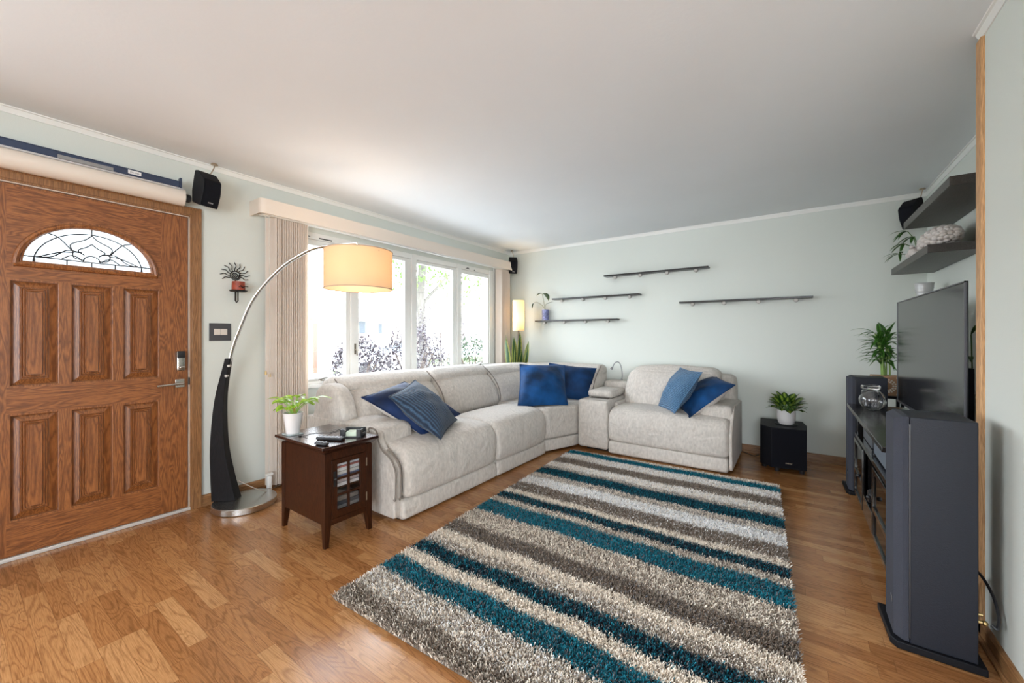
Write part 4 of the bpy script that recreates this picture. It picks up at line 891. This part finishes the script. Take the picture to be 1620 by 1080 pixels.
me = bpy.data.meshes.new('rug_pile'); me.vertices.add(NT*6); me.vertices.foreach_set('co', V.ravel())
b0 = (np.arange(NT)*6)[:, None]; Fq = np.concatenate([b0+np.array([[0, 1, 3, 2]]), b0+np.array([[2, 3, 5, 4]])], 1).reshape(-1)
me.loops.add(NT*8); me.loops.foreach_set('vertex_index', Fq.astype('i')); me.polygons.add(NT*2)
me.polygons.foreach_set('loop_start', np.arange(0, NT*8, 4, dtype='i')); me.update(calc_edges=True)
ca = me.attributes.new('yarn', 'FLOAT_COLOR', 'POINT'); ca.data.foreach_set('color', np.repeat(np.concatenate([colr, np.ones((NT, 1))], 1), 6, axis=0).astype('f').ravel())
ym = bpy.data.materials.new('shag_yarn'); ym.use_nodes = True; t = ym.node_tree; b_ = t.nodes['Principled BSDF']; b_.inputs['Roughness'].default_value = .9; b_.inputs['Specular IOR Level'].default_value = .15
a_ = nd(t, 'Attribute'); a_.attribute_name = 'yarn'; t.links.new(a_.outputs['Color'], b_.inputs['Base Color'])
rp_ = place(me, 'rug_pile', ym, rug, False); rp_['kind'] = 'stuff'

# ================================================================== subwoofer + plant
sb = thing('subwoofer', (-.07, 4.42, 0), 'black subwoofer cabinet on the floor carrying a potted plant', 'subwoofer')
spoly = [(-.267, 4.66), (-.250, 4.300), (-.160, 4.205), (.092, 4.242), (.098, 4.47), (.070, 4.66)]
mk('cabinet', MB().prism(spoly, .035, .385), BLKM, sb, bevel=.006, ang=20)
mk('front_grille', MB().prism([(-.158, 4.2065), (.090, 4.2435), (.0905, 4.2395), (-.1575, 4.2025)], .045, .378), GRILLEB, sb, smooth=False)
for p in ((-.22, 4.34), (-.12, 4.25), (.06, 4.28), (.05, 4.6), (-.22, 4.6)): mk('foot', MB().lathe([(.0001, 0), (.018, 0), (.022, .036), (.0001, .036)], (p[0], p[1], 0.0005), 14), BLK, sb)
text('logo', 'Infinity', .018, Matrix.Translation((-.035, 4.2205, .085)) @ Matrix.Rotation(R_(8.5), 4, 'Z') @ Matrix.Rotation(pi/2, 4, 'X'), mat('logo_brass', (.5, .42, .3), .4, .5), sb, .0006, .25)
pc = (-.055, 4.435, .386)
tag(mk('plant_saucer', MB().lathe([(.0001, 0), (.085, 0), (.09, .006), (.082, .006), (.078, .003), (.0001, .003)], pc, 32), BLK), 'round black saucer under the white pot on the subwoofer', 'saucer')
pc = (-.055, 4.435, .3895)
dp = thing('potted_dieffenbachia', pc, 'variegated green plant in plain white pot on the black subwoofer', 'potted plant')
mk('pot', MB().lathe([(.0001, 0), (.052, 0), (.062, .012), (.072, .05), (.074, .130), (.068, .130), (.066, .05), (.0001, .02)], pc, 40), CERA, dp); soilp(pc, .068, .125, dp)
lf = Leaves(); sm = MB(); rd = random.Random(12)
for i in range(44):
    a = i*2.399+rd.uniform(-.3, .3); lv_ = i/44; el = .25+lv_*1.0; b = Vector((pc[0]+.02*cos(a), pc[1]+.02*sin(a), pc[2]+.115)); d = Vector((cos(a)*cos(el), sin(a)*cos(el), sin(el)))
    L = .05+.055*lv_; e = b+d*L; sm.tube([b, e], .0025, 5); lf.leaf(e, d+Vector((0, 0, .1)), rd.uniform(.075, .10), rd.uniform(.054, .068), .9, .25, shape=.85, roll=rd.uniform(-.3, .3))
lf.build('foliage', leaf_mat('dumb_cane_leaf', (.28, .40, .05), (.012, .060, .008)), dp); mk('stems', sm, mat('green_stem', (.10, .22, .05), .5), dp)

# ================================================================== wall shelves on the back wall
SB = mat('black_shelf_edge', (.014, .012, .012), .3)
def ledge(x0, x1, z, label):
    t = thing('floating_shelf', ((x0+x1)/2, YB-.05, z-.02), label, 'shelf', 'thin black picture shelves on the back wall')
    mk('shelf_board', MB().box(x0, x1, YB-.105, YB-.001, z-.018, z), SB, t, bevel=.002)
    for k in range(4):
        x = x0+(x1-x0)*(.11+.26*k)
        mk('bracket', MB().lathe([(.0001, 0), (.017, 0), (.021, .006), (.021, .022), (.017, .026), (.0001, .026)], (0, 0, 0), 16).xf(Matrix.Translation((x, YB-.075, z-.032)) @ Matrix.Rotation(-pi/2, 4, 'X') ).tube([(x, YB-.05, z-.032), (x, YB-.002, z-.032)], .008), mat('satin_bracket', (.42, .40, .37), .6, .4), t)
ledge(-2.905, -1.745, 1.404, 'lowest thin black shelf at left, holding the blue plant pot')
ledge(-2.640, -1.475, 1.692, 'thin black shelf just above the one with the blue pot')
ledge(-1.910, -.740, 1.938, 'highest thin black shelf on the back wall')
ledge(-1.035, .150, 1.570, 'thin black shelf farthest right on the back wall')
pc = (-2.765, YB-.055, 1.4045)
bp_ = thing('potted_alocasia', pc, 'small drooping plant in mottled blue pot on the lowest wall shelf', 'potted plant')
mk('pot', MB().lathe([(.0001, 0), (.044, 0), (.046, .004), (.048, .145), (.043, .145), (.041, .02), (.0001, .02)], pc, 32), mat('mottled_blue_glaze', (.20, .22, .42), .4, noise=(40, .7)), bp_); soilp(pc, .043, .14, bp_)
lf = Leaves(); sm = MB(); b = Vector((pc[0], pc[1], pc[2]+.13))
for (pts, d, L, W, dr_) in (([(0, 0, 0), (-.015, -.01, .10), (-.03, -.02, .20), (-.02, -.02, .24)], (.8, -.2, -.3), .15, .095, 1.2), ([(0, 0, 0), (-.04, -.01, .07), (-.12, -.03, .12), (-.17, -.03, .11)], (-.3, -.1, -1), .09, .065, .3), ([(0, 0, 0), (.0, -.01, .05), (.02, -.02, .085), (.04, -.03, .09)], (1, -.2, .25), .13, .022, .1), ([(0, 0, 0), (-.015, -.01, .10), (-.03, -.02, .20), (-.04, -.02, .235)], (-.9, -.2, .1), .09, .06, .8)):
    P_ = bez([tuple(b+Vector(q)) for q in pts], 5); sm.tube(P_, .003, 5); lf.leaf(P_[-1], d, L, W, dr_, .3, shape=.7)
lf.build('foliage', leaf_mat('alocasia_leaf', (.09, .13, .06), (.03, .07, .02)), bp_); mk('stems', sm, mat('brown_green_stem', (.18, .2, .1), .5), bp_)
# snake plant behind the sofa corner
pc = (-3.02, 4.36, .30)
sn = thing('snake_plant', (pc[0], pc[1], 0), 'tall snake plant with upright yellow-edged leaves behind the sofa corner', 'potted plant')
mk('planter', MB().lathe([(.0001, 0), (.085, 0), (.105, .30), (.095, .30), (.075, .02), (.0001, .02)], (pc[0], pc[1], .001), 32).lathe([(.0001, .28), (.10, .28)], (pc[0], pc[1], 0.001), 24), CERA, sn)
lf = Leaves(); rd = random.Random(5)
for (dx, dy, tz, L, W) in ((-.17, .03, 1, .90, .055), (-.12, -.05, 1, .84, .06), (-.02, 0, 1, .86, .06), (.05, -.06, 1, .78, .06), (.12, .02, 1, .70, .06), (.20, .04, 1, .82, .055), (.25, -.03, 1, .80, .05), (-.06, .07, 1, .75, .06), (.02, .08, 1, .92, .05), (.10, -.08, 1, .62, .055)):
    lf.leaf((pc[0]+dx*.25, pc[1]+dy*.3, .27), (dx*.9, dy*.9, tz), L*1.06, W*1.5, -.15, .3, n=14, shape=2.2, roll=rd.uniform(-.5, .5)+.9)
lf.build('leaves', leaf_mat('snake_leaf', (.025, .075, .02), (.30, .30, .07), lo=.75, hi=1.15), sn)

# ================================================================== TV console and contents
tv0, tv1 = 2.42, 3.835
cn = thing('media_console', (.60, (tv0+tv1)/2, 0), 'black lacquered media console with glass doors along the right wall', 'media console')
mk('console_top', MB().box(.322, .86, tv0, tv1, .672, .696), mat('black_ash_top', (.02, .018, .017), .22, noise=(30, .4, (8, .6, 1)), coat=.2), cn, bevel=.003)
fx = .372
mb = MB().box(fx, .84, tv0+.04, tv0+.065, .05, .672).box(fx, .84, tv1-.075, tv1-.05, .05, .672).box(.82, .84, tv0+.05, tv1-.06, .05, .672).box(fx, .84, tv0+.04, tv1-.05, .052, .078)
mk('carcass', mb, LACQ, cn, bevel=.002, smooth=False)
mk('shelf', MB().box(fx-.012, .82, tv0+.05, tv1-.06, .478, .505), LACQ, cn, bevel=.002)
for yy in (2.98, 3.34): mk('divider', MB().box(fx+.01, .82, yy-.01, yy+.01, .078, .478), LACQ, cn)
for yy in (tv0+.06, tv1-.09): 
    for xx in (fx+.01, .79): mk('leg', MB().box(xx, xx+.04, yy, yy+.04, 0.0005, .052), LACQ, cn)
GLD = glass_thin('smoked_glass', (.22, .21, .21))
for (p, q) in ((tv0+.07, 2.965), (3.355, tv1-.08)):
    g = place(plate(rect(p, q, .085, .472), [rect(p+.03, q-.03, .26, .445), rect(p+.03, q-.03, .11, .235)], .018, lambda a, b, c: (fx-.018+c, a, b)), 'glass_door', LACQ, cn, smooth=False, bevel=.002)
    mk('pane', MB().box(fx-.010, fx-.007, p+.03, q-.03, .11, .445), GLD, g, smooth=False)
    mk('knob', MB().ball((fx-.032, (q-.016 if p < 3 else p+.016), .30), .012, 8), BLK, g)
mk('drawer', MB().box(fx-.016, .80, 2.995, 3.325, .085, .20), LACQ, cn, bevel=.003)
# components on the shelf
csp = thing('center_speaker', (.50, 2.88, .505), 'wide center speaker with rounded grey-blue grille inside the console', 'speaker')
mk('cabinet', MB().soft(.40, .68, 2.62, 3.12, .5055, .655, .012, n=6), BLKM, csp)
mk('grille', MB().soft(.378, .402, 2.63, 3.11, .512, .648, .012, 0, n=7), mat('blue_grey_cloth', (.10, .12, .145), .7, bump=(400, .4)), csp)
rc = thing('av_receiver', (.55, 3.42, .505), 'black slim player on the console shelf beside the center speaker', 'media player')
mk('case', MB().box(.395, .72, 3.24, 3.62, .5055, .570), BLK, rc, bevel=.003); mk('front_panel', MB().box(.389, .396, 3.25, 3.61, .510, .566), mat('silver_grey_panel', (.16, .17, .19), .3, .6), rc)
tag(mk('camera_lens_barrel', MB().lathe([(.0001, 0), (.036, 0), (.04, .006), (.04, .07), (.034, .08), (.0001, .075)], (0, 0, 0), 24).xf(Matrix.Translation((.44, 3.16, .244)) @ Matrix.Rotation(-pi/2, 4, 'Y')), BLK), 'round black gadget on the open middle bay of the console', 'gadget')
# tv
tv = thing('television', (.60, 3.178, .697), 'large flat black television standing on the media console', 'television')
TY0, TY1, TZ0, TZ1 = 2.500, 3.858, .735, 1.428
mk('tv_body', MB().box(.600, .607, TY0, TY1, TZ0, TZ1), BLK, tv, bevel=.003); mk('tv_screen', MB().box(.5965, .6005, TY0+.008, TY1-.008, TZ0+.014, TZ1-.008), mat('tv_glass', (.010, .010, .011), .16, spec=.42), tv)
mk('tv_bezel', MB().box(.594, .600, TY0, TY0+.006, TZ0, TZ1).box(.594, .600, TY1-.006, TY1, TZ0, TZ1).box(.594, .600, TY0, TY1, TZ1-.006, TZ1).box(.594, .6, TY0, TY1, TZ0, TZ0+.012), mat('bezel_grey', (.10, .10, .11), .35, .5), tv)
mk('tv_back_box', MB().box(.607, .655, 2.85, 3.60, .78, 1.2), BLK, tv, bevel=.01)
mk('tv_stand', MB().box(.48, .69, 2.98, 3.38, .6965, .706).box(.605, .625, 3.12, 3.24, .70, .76), BLK, tv, bevel=.003)
# tall item behind tv
tag(mk('media_tower', MB().soft(.705, .760, 3.04, 3.20, .697, 1.026, .006, n=5), BLKB), 'dark upright slim box standing behind the near edge of the television', 'speaker')
# glass vases
GL = mat('clear_glass', (1, 1, 1), .0, trans=1.0); GL.node_tree.nodes['Principled BSDF'].inputs['IOR'].default_value = 1.45
jr = thing('glass_jar', (.440, 3.71, .697), 'straight clear glass jar with thick lid on the media console', 'jar')
jc = (.438, 3.71, .6975)
mk('jar_body', MB().lathe([(.0001, 0), (.046, 0), (.050, .006), (.050, .115), (.044, .122), (.040, .122), (.046, .113), (.046, .008), (.0001, .006)], jc, 40), GL, jr)
mk('jar_lid', MB().lathe([(.0001, .124), (.046, .124), (.053, .128), (.053, .148), (.048, .153), (.0001, .153)], jc, 40), GL, jr)
vb = thing('glass_bowl_vase', (.43, 3.53, .697), 'round clear glass bowl with slanted open rim in front of the jar', 'vase')
mb = MB(); V = []; nn = 40; pr = []
vc = Vector((.428, 3.545, .697+.070)); Rv = .07
rows = 18
for thick_, rv_ in ((0, Rv), (1, Rv-.003)):
    for i in range(rows+1):
        th = pi-(pi*.70)*i/rows
        for k in range(nn): V.append(vc+Vector((rv_*sin(th)*cos(2*pi*k/nn), rv_*sin(th)*sin(2*pi*k/nn), rv_*cos(th))))
o_ = (rows+1)*nn; F = []
for s_ in (0, o_):
    for i in range(rows):
        for k in range(nn): F.append((s_+i*nn+k, s_+i*nn+(k+1) % nn, s_+(i+1)*nn+(k+1) % nn, s_+(i+1)*nn+k))
for k in range(nn): F.append((rows*nn+k, rows*nn+(k+1) % nn, o_+rows*nn+(k+1) % nn, o_+rows*nn+k))
mb.add(V, F); mb.xf(Matrix.Translation(vc) @ Matrix.Rotation(R_(-38), 4, 'X') @ Matrix.Rotation(R_(-20), 4, 'Y') @ Matrix.Translation(-vc)); mk('bowl', mb, GL, vb)
# lucky bamboo on stand
stn = thing('plant_stand', (.60, 4.33, 0), 'small black plant stand between far tower speaker and television', 'plant stand')
mk('stand_top', MB().box(.49, .71, 4.22, 4.44, .705, .725), BLKW, stn, bevel=.003)
for xx in (.505, .675):
    for yy in (4.235, 4.405): mk('leg', MB().box(xx, xx+.02, yy, yy+.02, .0005, .705), BLKW, stn)
bb = thing('lucky_bamboo', (.60, 4.33, .726), 'green lucky bamboo stalks growing from a carved wooden cube planter', 'potted plant')
box = mk('cube_planter', MB().box(.515, .685, 4.245, 4.415, .7255, .878), mat('tan_carved_wood', (.40, .22, .12), .6), bb, bevel=.004)
mb = MB()
for cx_ in (0,):
    c = (.600, 4.2435, .802)
    for k in range(18): a = 2*pi*k/18; mb.ball((c[0]+.048*cos(a), c[1], c[2]+.048*sin(a)), .0065, 5, sy=.3)
    for k in range(12): a = 2*pi*k/12; mb.ball((c[0]+.034*cos(a), c[1], c[2]+.034*sin(a)), .007, 5, sy=.3)
    for sx_ in (-1, 1):
        for sz_ in (-1, 1):
            for q in ((.068, .060), (.055, .064), (.070, .045)): mb.ball((c[0]+sx_*q[0], c[1], c[2]+sz_*q[1]), .006, 5, sy=.3)
mk('dot_ornament', mb, mat('ivory_dots', (.70, .62, .52), .5), box)
mk('dark_crescent', MB().tube([(.600+.016*cos(a), 4.2432, .802+.018*sin(a)) for a in np.linspace(1.2, 5.1, 12)], [.002, .004, .006, .007, .008, .008, .008, .008, .007, .006, .004, .002], 6), mat('carved_dark', (.10, .05, .03), .7), box)
lf = Leaves(); sm = MB(); rd = random.Random(21)
for i in range(6):
    x0, y0 = .60+rd.uniform(-.03, .03), 4.33+rd.uniform(-.03, .03); h = rd.uniform(.20, .36); lx_, ly_ = rd.uniform(-.07, .02), rd.uniform(-.05, .03)
    P_ = bez([(x0, y0, .86), (x0+lx_*.3, y0+ly_*.3, .86+h*.5), (x0+lx_, y0+ly_, .86+h)], 6); sm.tube(P_, .0055, 7)
    for q in P_[1::2]: sm.ball(tuple(q), .0068, 5, sz=.4)
    for k in range(17):
        q = P_[-1-min(len(P_)-4, k//2)]; a = rd.uniform(0, 2*pi); el = rd.uniform(.1, 1.2)
        lf.leaf(q, (cos(a)*cos(el)-.15, sin(a)*cos(el)-.1, sin(el)), rd.uniform(.12, .18), rd.uniform(.020, .030), rd.uniform(.6, 1.6), .3, n=8, shape=.7)
lf.build('foliage', leaf_mat('bamboo_leaf', (.03, .11, .015), (.07, .20, .03)), bb); mk('stalks', sm, mat('bamboo_stalk', (.22, .35, .08), .4), bb)

# ================================================================== tower speakers
def tower(x, y):
    t = thing('tower_speaker', (x, y, 0), 'x', 'speaker', 'black floor-standing tower speakers')
    base_ = [(x-.105, y+.150), (x-.098, y-.085), (x-.082, y-.110), (x+.150, y-.115), (x+.150, y+.130)]
    mk('plinth', MB().prism(base_, .003, .030), BLKM, t, bevel=.003, ang=20)
    mk('cabinet', MB().prism([(x-.045, y-.100), (x+.130, y-.100), (x+.130, y+.110), (x-.045, y+.110)], .030, .886), BLKB, t, bevel=.003)
    gp = [(x-.047, y-.098), (x-.047, y+.108), (x-.064, y+.108), (x-.086, y+.090), (x-.086, y-.066), (x-.064, y-.096)]
    gi = [(a+.010 if a < x-.06 else a, b) for a, b in gp]
    mk('grille', MB().prism(gp, .034, .872).prism(gp, .872, .886, poly2=[(a+(.022 if a < x-.08 else .0), b) for a, b in gp]), GRILLE, t, ang=15)
    mk('side_groove', MB().box(x-.048, x-.043, y-.1015, y-.099, .05, .86), BLK, t)
    mk('badge', MB().tube([(x-.0875, y-.035, .172), (x-.0875, y-.050, .160), (x-.0875, y-.055, .145)], .0012, 5), CHROME, t)
    mk('binding_post', MB().tube([(x+.130, y-.07, .17), (x+.155, y-.07, .17)], .006).tube([(x+.130, y-.055, .19), (x+.150, y-.055, .19)], .006).ball((x+.152, y-.07, .17), .009, 6), mat('gold_plated', (.65, .48, .22), .3, 1), t)
    return t
t1 = tower(.405, 2.205); t1['label'] = 'tall slate-black tower speaker nearest camera, in front of the wooden corner trim'
t2 = copy_tree(t1); t2.location = (.425, 4.02, 0); t2['label'] = 'matching tall black tower speaker at far end of the media console'
tag(mk('speaker_cable', MB().tube(bez([(.572, 2.135, .17), (.585, 2.13, .165), (.594, 2.15, .20), (.588, 2.19, .26), (.575, 2.28, .29), (.575, 2.36, .20), (.575, 2.375, .03)], 6), .005, 6), BLK), 'black speaker cable looping behind the near tower speaker', 'cable')

# ================================================================== right wall floating shelves
def fshelf(y0, y1, z0, label, x0=.668):
    return tag(mk('floating_shelf', MB().box(x0, XR-.001, y0, y1, z0, z0+.05), SHELFW, bevel=.002, smooth=False), label, 'shelf', 'thick dark floating shelves on the right wall')
fshelf(3.035, 4.105, 1.980, 'thick dark floating shelf, uppermost on the right wall')
fshelf(3.460, 4.560, 1.700, 'thick dark floating shelf below, holding the white quilted animal')
fshelf(4.10, 4.31, 1.424, 'short dark shelf behind the television top, under the ribbed silver pot', .745)
pc = (.797, 4.212, 1.4745)
rp2 = [(.0001, 0), (.036, 0)]+[(.038+.016*i/12+(.0022 if i in (2, 3, 5, 6, 8) else 0), .004+.105*i/12) for i in range(13)]+[(.056, .112), (.052, .113), (.034, .02), (.0001, .02)]
tag(mk('ribbed_pot', MB().lathe(rp2, pc, 40), mat('silver_grey_glaze', (.48, .48, .48), .35, .2)), 'empty silver-grey ribbed pot above the television', 'pot')
# quilted animal: chunky-knit sheep
an = thing('sheep_figure', (.80, 3.80, 1.75), 'white quilted bumpy sheep figure lying on the lower right wall shelf', 'figurine')
WK = mat('white_porcelain_knit', (.58, .53, .50), .6)
bcx, bcy, bcz = .775, 3.74, 1.818; mb = MB(); mb.ball((bcx, bcy, bcz), .055, 12, sx=1.2, sy=4.7, sz=1.0)
for i in range(13):
    th = -1.25+2.5*i/12; yy = bcy+.245*sin(th); rr_ = .062*cos(th*.92)
    m_ = 9
    for k in range(m_):
        a = 2*pi*(k+.5*(i % 2))/m_
        mb.ball((bcx+rr_*1.15*cos(a), yy, max(1.7725, bcz+rr_*sin(a))), .027*(.65+.35*cos(th)), 7, sx=.9, sy=1.25, sz=.75)
mk('body', mb, WK, an)
mk('head', MB().ball((.712, 4.02, 1.796), .036, 10, sy=1.3).ball((.690, 4.055, 1.780), .022, 8).ball((.690, 3.99, 1.828), .013, 6, sy=1.6).ball((.745, 4.00, 1.832), .013, 6, sy=1.6), WK, an)
for i, (p, r) in enumerate((((.705, 3.95, 1.775), .024), ((.765, 3.86, 1.900), .0), )):
    if r: mk('foot', MB().ball(p, r, 8), WK, an)
for i, (p, r) in enumerate((((.865, 4.18, 1.776), .026), ((.875, 4.10, 1.774), .024), ((.87, 4.26, 1.779), .029))):
    tag(mk('wooden_ball', MB().ball(p, r, 12), mat('cream_wood_ball', (.62, .52, .38), .6)), ['cream ball', 'smaller cream ball', 'larger cream ball'][i]+' behind the sheep figure on the shelf, '+['in the middle', 'nearest camera', 'farthest back'][i], 'ball', 'cream balls on the lower right wall shelf')
# plant at the far end of lower shelf
pc = (.80, 4.40, 1.7505)
sp2 = thing('shelf_palm', pc, 'small leafy green plant at the far end of the lower dark shelf', 'potted plant')
mk('pot', MB().lathe([(.0001, 0), (.035, 0), (.045, .08), (.040, .08), (.033, .02), (.0001, .02)], pc, 28), mat('brown_pot', (.14, .09, .06), .5), sp2)
lf = Leaves(); sm = MB(); rd = random.Random(9)
for (dx, dy, dz) in ((-.08, -.02, .10), (-.06, .0, .20), (-.02, .02, .16), (-.10, .03, .03)):
    b = Vector((pc[0], pc[1], pc[2]+.07)); e = b+Vector((dx, dy, dz)); sm.tube([b, b+Vector((dx*.4, dy*.4, dz*.7)), e], .003, 5)
    for k in range(6):
        a = rd.uniform(pi*.6, pi*1.5); lf.leaf(e, (cos(a), sin(a)*.8, rd.uniform(-.1, .5)), rd.uniform(.10, .15), .02, 1.2, .3, n=8, shape=.7)
lf.build('foliage', leaf_mat('palm_leaf', (.025, .09, .015), (.06, .16, .03)), sp2); mk('stems', sm, mat('palm_stem', (.1, .2, .05), .5), sp2)
# leafy stem behind tv
vs = thing('leafy_stem_vase', (.80, 3.26, .697), 'single green leaf stem in a small vase behind the television', 'plant')
mk('vase', MB().lathe([(.0001, 0), (.03, 0), (.035, .06), (.015, .16), (.018, .18), (.012, .18), (.01, .15), (.0001, .02)], (.80, 3.26, .6975), 24), CERA, vs)
lf = Leaves(); lf.leaf((.80, 3.26, 1.20), (.1, -.8, .75), .15, .022, .5, .3); lf.leaf((.80, 3.26, 1.05), (.2, .8, .5), .12, .02, .6, .3); lf.build('leaves', MATS.get('x') or leaf_mat('stem_leaf', (.03, .10, .015), (.07, .17, .03)), vs)
mk('stem', MB().tube([(.80, 3.26, .72), (.805, 3.26, .95), (.80, 3.26, 1.20)], .003, 6), mat('palm_stem2', (.1, .2, .05), .5), vs)
# outlet cord near the subwoofer
tag(mk('power_cord', MB().tube(bez([(-.27, 4.52, .05), (-.32, 4.60, .012), (-.40, 4.70, .006), (-.43, 4.72, .006)], 6), .004, 6), BLK), 'short black power cord running from the subwoofer to the baseboard', 'cord')

# ================================================================== outside
GZ = -.55
struct(mk('ground_outside', MB().box(-60, XL-T-.02, -25, 60, GZ-.1, GZ), mat('pale_concrete', (.50, .49, .47), .9), smooth=False))
tag(mk('front_lawn', MB().box(-21.5, -17.2, -20, 45, GZ+.001, GZ+.02), mat('lawn_green', (.20, .26, .10), 1, noise=(3, .3))), 'far lawn strip before the house across the street', 'lawn')
def bush(name, c, r, sz, n, cols2, label, cat, seed, leaf=.075):
    rd = random.Random(seed); t = thing(name, (c[0], c[1], GZ), label, cat)
    lf = Leaves()
    for i in range(n*2):
        a = rd.uniform(0, 2*pi); z = rd.uniform(-1, 1); q = math.sqrt(1-z*z); rr_ = r*rd.uniform(.72, 1.05)
        p = Vector((c[0]+rr_*q*cos(a), c[1]+rr_*q*sin(a), c[2]+z*rr_*sz))
        lf.leaf(p, (rd.uniform(-1, 1), rd.uniform(-1, 1), rd.uniform(-.4, 1)), leaf*rd.uniform(.7, 1.3), leaf*.55, .5, .2, n=2)
    lf.build('foliage', leaf_mat(name+'_leaf%d' % seed, *cols2), t)
    mb = MB()
    for k in range(7): a = k*.9; mb.tube([(c[0]+.05*cos(a), c[1]+.05*sin(a), GZ), (c[0]+r*.3*cos(a), c[1]+r*.3*sin(a), c[2]-r*sz*.3), (c[0]+r*.65*cos(a), c[1]+r*.65*sin(a), c[2]+r*sz*.3)], .018, 5)
    mk('branches', mb, mat('twig_brown', (.12, .09, .07), .9), t); return t
PUR = ((.075, .045, .055), (.045, .038, .042)); GRN = ((.05, .075, .035), (.035, .055, .025))
bush('garden_shrub', (-6.6, 4.45, .55), .50, 1.25, 1500, PUR, 'purple-leaved shrub outside, leftmost of the bushes by the window', 'shrub', 31)
bush('garden_shrub', (-6.6, 5.75, .60), .66, 1.25, 1900, PUR, 'purple-leaved shrub outside the third window pane', 'shrub', 32)
bush('garden_shrub', (-5.9, 6.95, .50), .62, 1.20, 1700, GRN, 'green shrub outside the rightmost window pane', 'shrub', 33)
bush('garden_shrub', (-8.2, 8.2, .9), .95, 1.3, 1500, PUR, 'larger purple shrub farther back between the right window panes', 'shrub', 34)
trk = thing('street_tree', (-12.0, 10.9, GZ), 'tall tree with pale trunk and light green leaves outside third pane', 'tree')
mk('trunk', MB().tube(bez([(-12.0, 10.95, GZ), (-12.0, 10.9, 1.2), (-12.1, 10.9, 3.0), (-12.0, 11.1, 5.0)], 5), .17, 12), mat('tree_bark', (.11, .10, .085), .95, noise=(8, .3, (1, 1, .3))), trk)
mk('bough', MB().tube([(-12.05, 10.9, 2.4), (-11.7, 11.9, 3.6), (-11.5, 12.8, 4.2)], [.08, .05, .02], 8), MATS['tree_bark'], trk)
lf = Leaves(); rd = random.Random(77)
for i in range(2600):
    a = rd.uniform(0, 2*pi); q = rd.uniform(.5, 1); z = rd.uniform(-1, 1)
    lf.leaf((-11.5+2.6*q*cos(a), 12.3+3.4*q*sin(a), 4.6+2.0*z*rd.random()**.5), (rd.uniform(-1, 1), rd.uniform(-1, 1), rd.uniform(-1, .6)), .22, .13, .5, .2, n=2)
lf.build('canopy', leaf_mat('tree_leaf', (.09, .15, .03), (.12, .19, .05)), trk)
# house across the street
hs = thing('brick_house', (-27, 14, GZ), 'pale brick house across the street with small front windows', 'house')
mk('walls', MB().box(-31, -26, 2, 24, GZ, 2.4), mat('pale_brick', (.42, .36, .32), .9, noise=(6, .15)), hs, smooth=False)
mk('roof', MB().prism([(-31.6, 2.3), (-25.4, 2.3), (-28.5, 4.2)], 1.4, 24.6, lambda a, b, c: (a, c, b)), mat('roof_shingle', (.30, .28, .27), .9), hs, smooth=False)
def up_(u, v, x):
    r = (u-810)/633.; s_, c_ = sin(TH), cos(TH); a, b, e = r*c_-s_, r*s_+c_, (531-v)/633.; k = x/a; return b*k, 1.194+e*k
for (u0, v0, u1, v1) in ((597, 511, 604, 529), (566, 507, 578, 528)):
    y0, zt_ = up_(u0, v0, -26.0); y1, _ = up_(u1, v0, -26.0); _, zb_ = up_(u0, v1, -26.0)
    f_ = mk('window', MB().box(-26.0, -25.93, min(y0, y1), max(y0, y1), zb_, zt_), mat('house_trim', (.6, .6, .58), .6), hs, smooth=False)
    mk('pane', MB().box(-25.93, -25.90, min(y0, y1)+.06, max(y0, y1)-.06, zb_+.06, zt_-.06), mat('dark_pane', (.03, .045, .06), .2), f_, smooth=False)
y0, _ = up_(499, 500, -18.0); mk_ = tag(mk('brick_pillar', MB().box(-18.1, -18.0, y0-.08, y0+.08, GZ+.021, 1.75), mat('red_brick', (.22, .11, .085), .9)), 'slim reddish brick pillar outside the first window pane', 'pillar')
y0, _ = up_(566, 540, -22.); y1, _ = up_(600, 540, -22.)
tag(mk('clipped_hedge', MB().soft(-22.6, -21.8, y0, y1, GZ+.022, .62, .2, .05, 10), mat('hedge_green', (.055, .085, .045), 1, noise=(12, .5), bump=(10, 1))), 'low clipped green hedge in front of the far house', 'hedge')
# parked car
car = thing('parked_car', (-15.6, 11.6, GZ), 'white car parked outside, seen through the second pane', 'car')
side = smoothpoly([(-2.1, .35), (-2.15, .75), (-1.7, .95), (-1.0, 1.02), (-.45, 1.42), (.7, 1.45), (1.5, 1.05), (2.1, .95), (2.2, .45), (2.0, .28), (-1.9, .28)], 4)
cx_, cyy = -15.6, 11.6
mk('car_body', MB().prism(side, -.8, .8, lambda a, b, c: (cx_+c, cyy+a, GZ+b)), mat('car_white', (.65, .65, .65), .3), car)
for yy in (-1.35, 1.4): mk('wheel', MB().lathe([(.0001, 0), (.30, 0), (.32, .03), (.32, .17), (.30, .2), (.0001, .2)], (0, 0, 0), 24).xf(Matrix.Translation((cx_+.64, cyy+yy, GZ+.325)) @ Matrix.Rotation(pi/2, 4, 'Y')), mat('tyre', (.03, .03, .03), .8), car)
mk('car_windows', MB().prism([(-.85, 1.02), (-.40, 1.34), (.62, 1.37), (1.2, 1.06)], .80, .81, lambda a, b, c: (cx_+c, cyy+a, GZ+b)), mat('car_glass', (.16, .18, .2), .1), car, smooth=False)

S.cycles.use_denoising = True
S.cycles.max_bounces = 10; S.cycles.diffuse_bounces = 5; S.cycles.transparent_max_bounces = 16
S.cycles.sample_clamp_indirect = 6
S.cycles.caustics_refractive = False; S.cycles.caustics_reflective = False
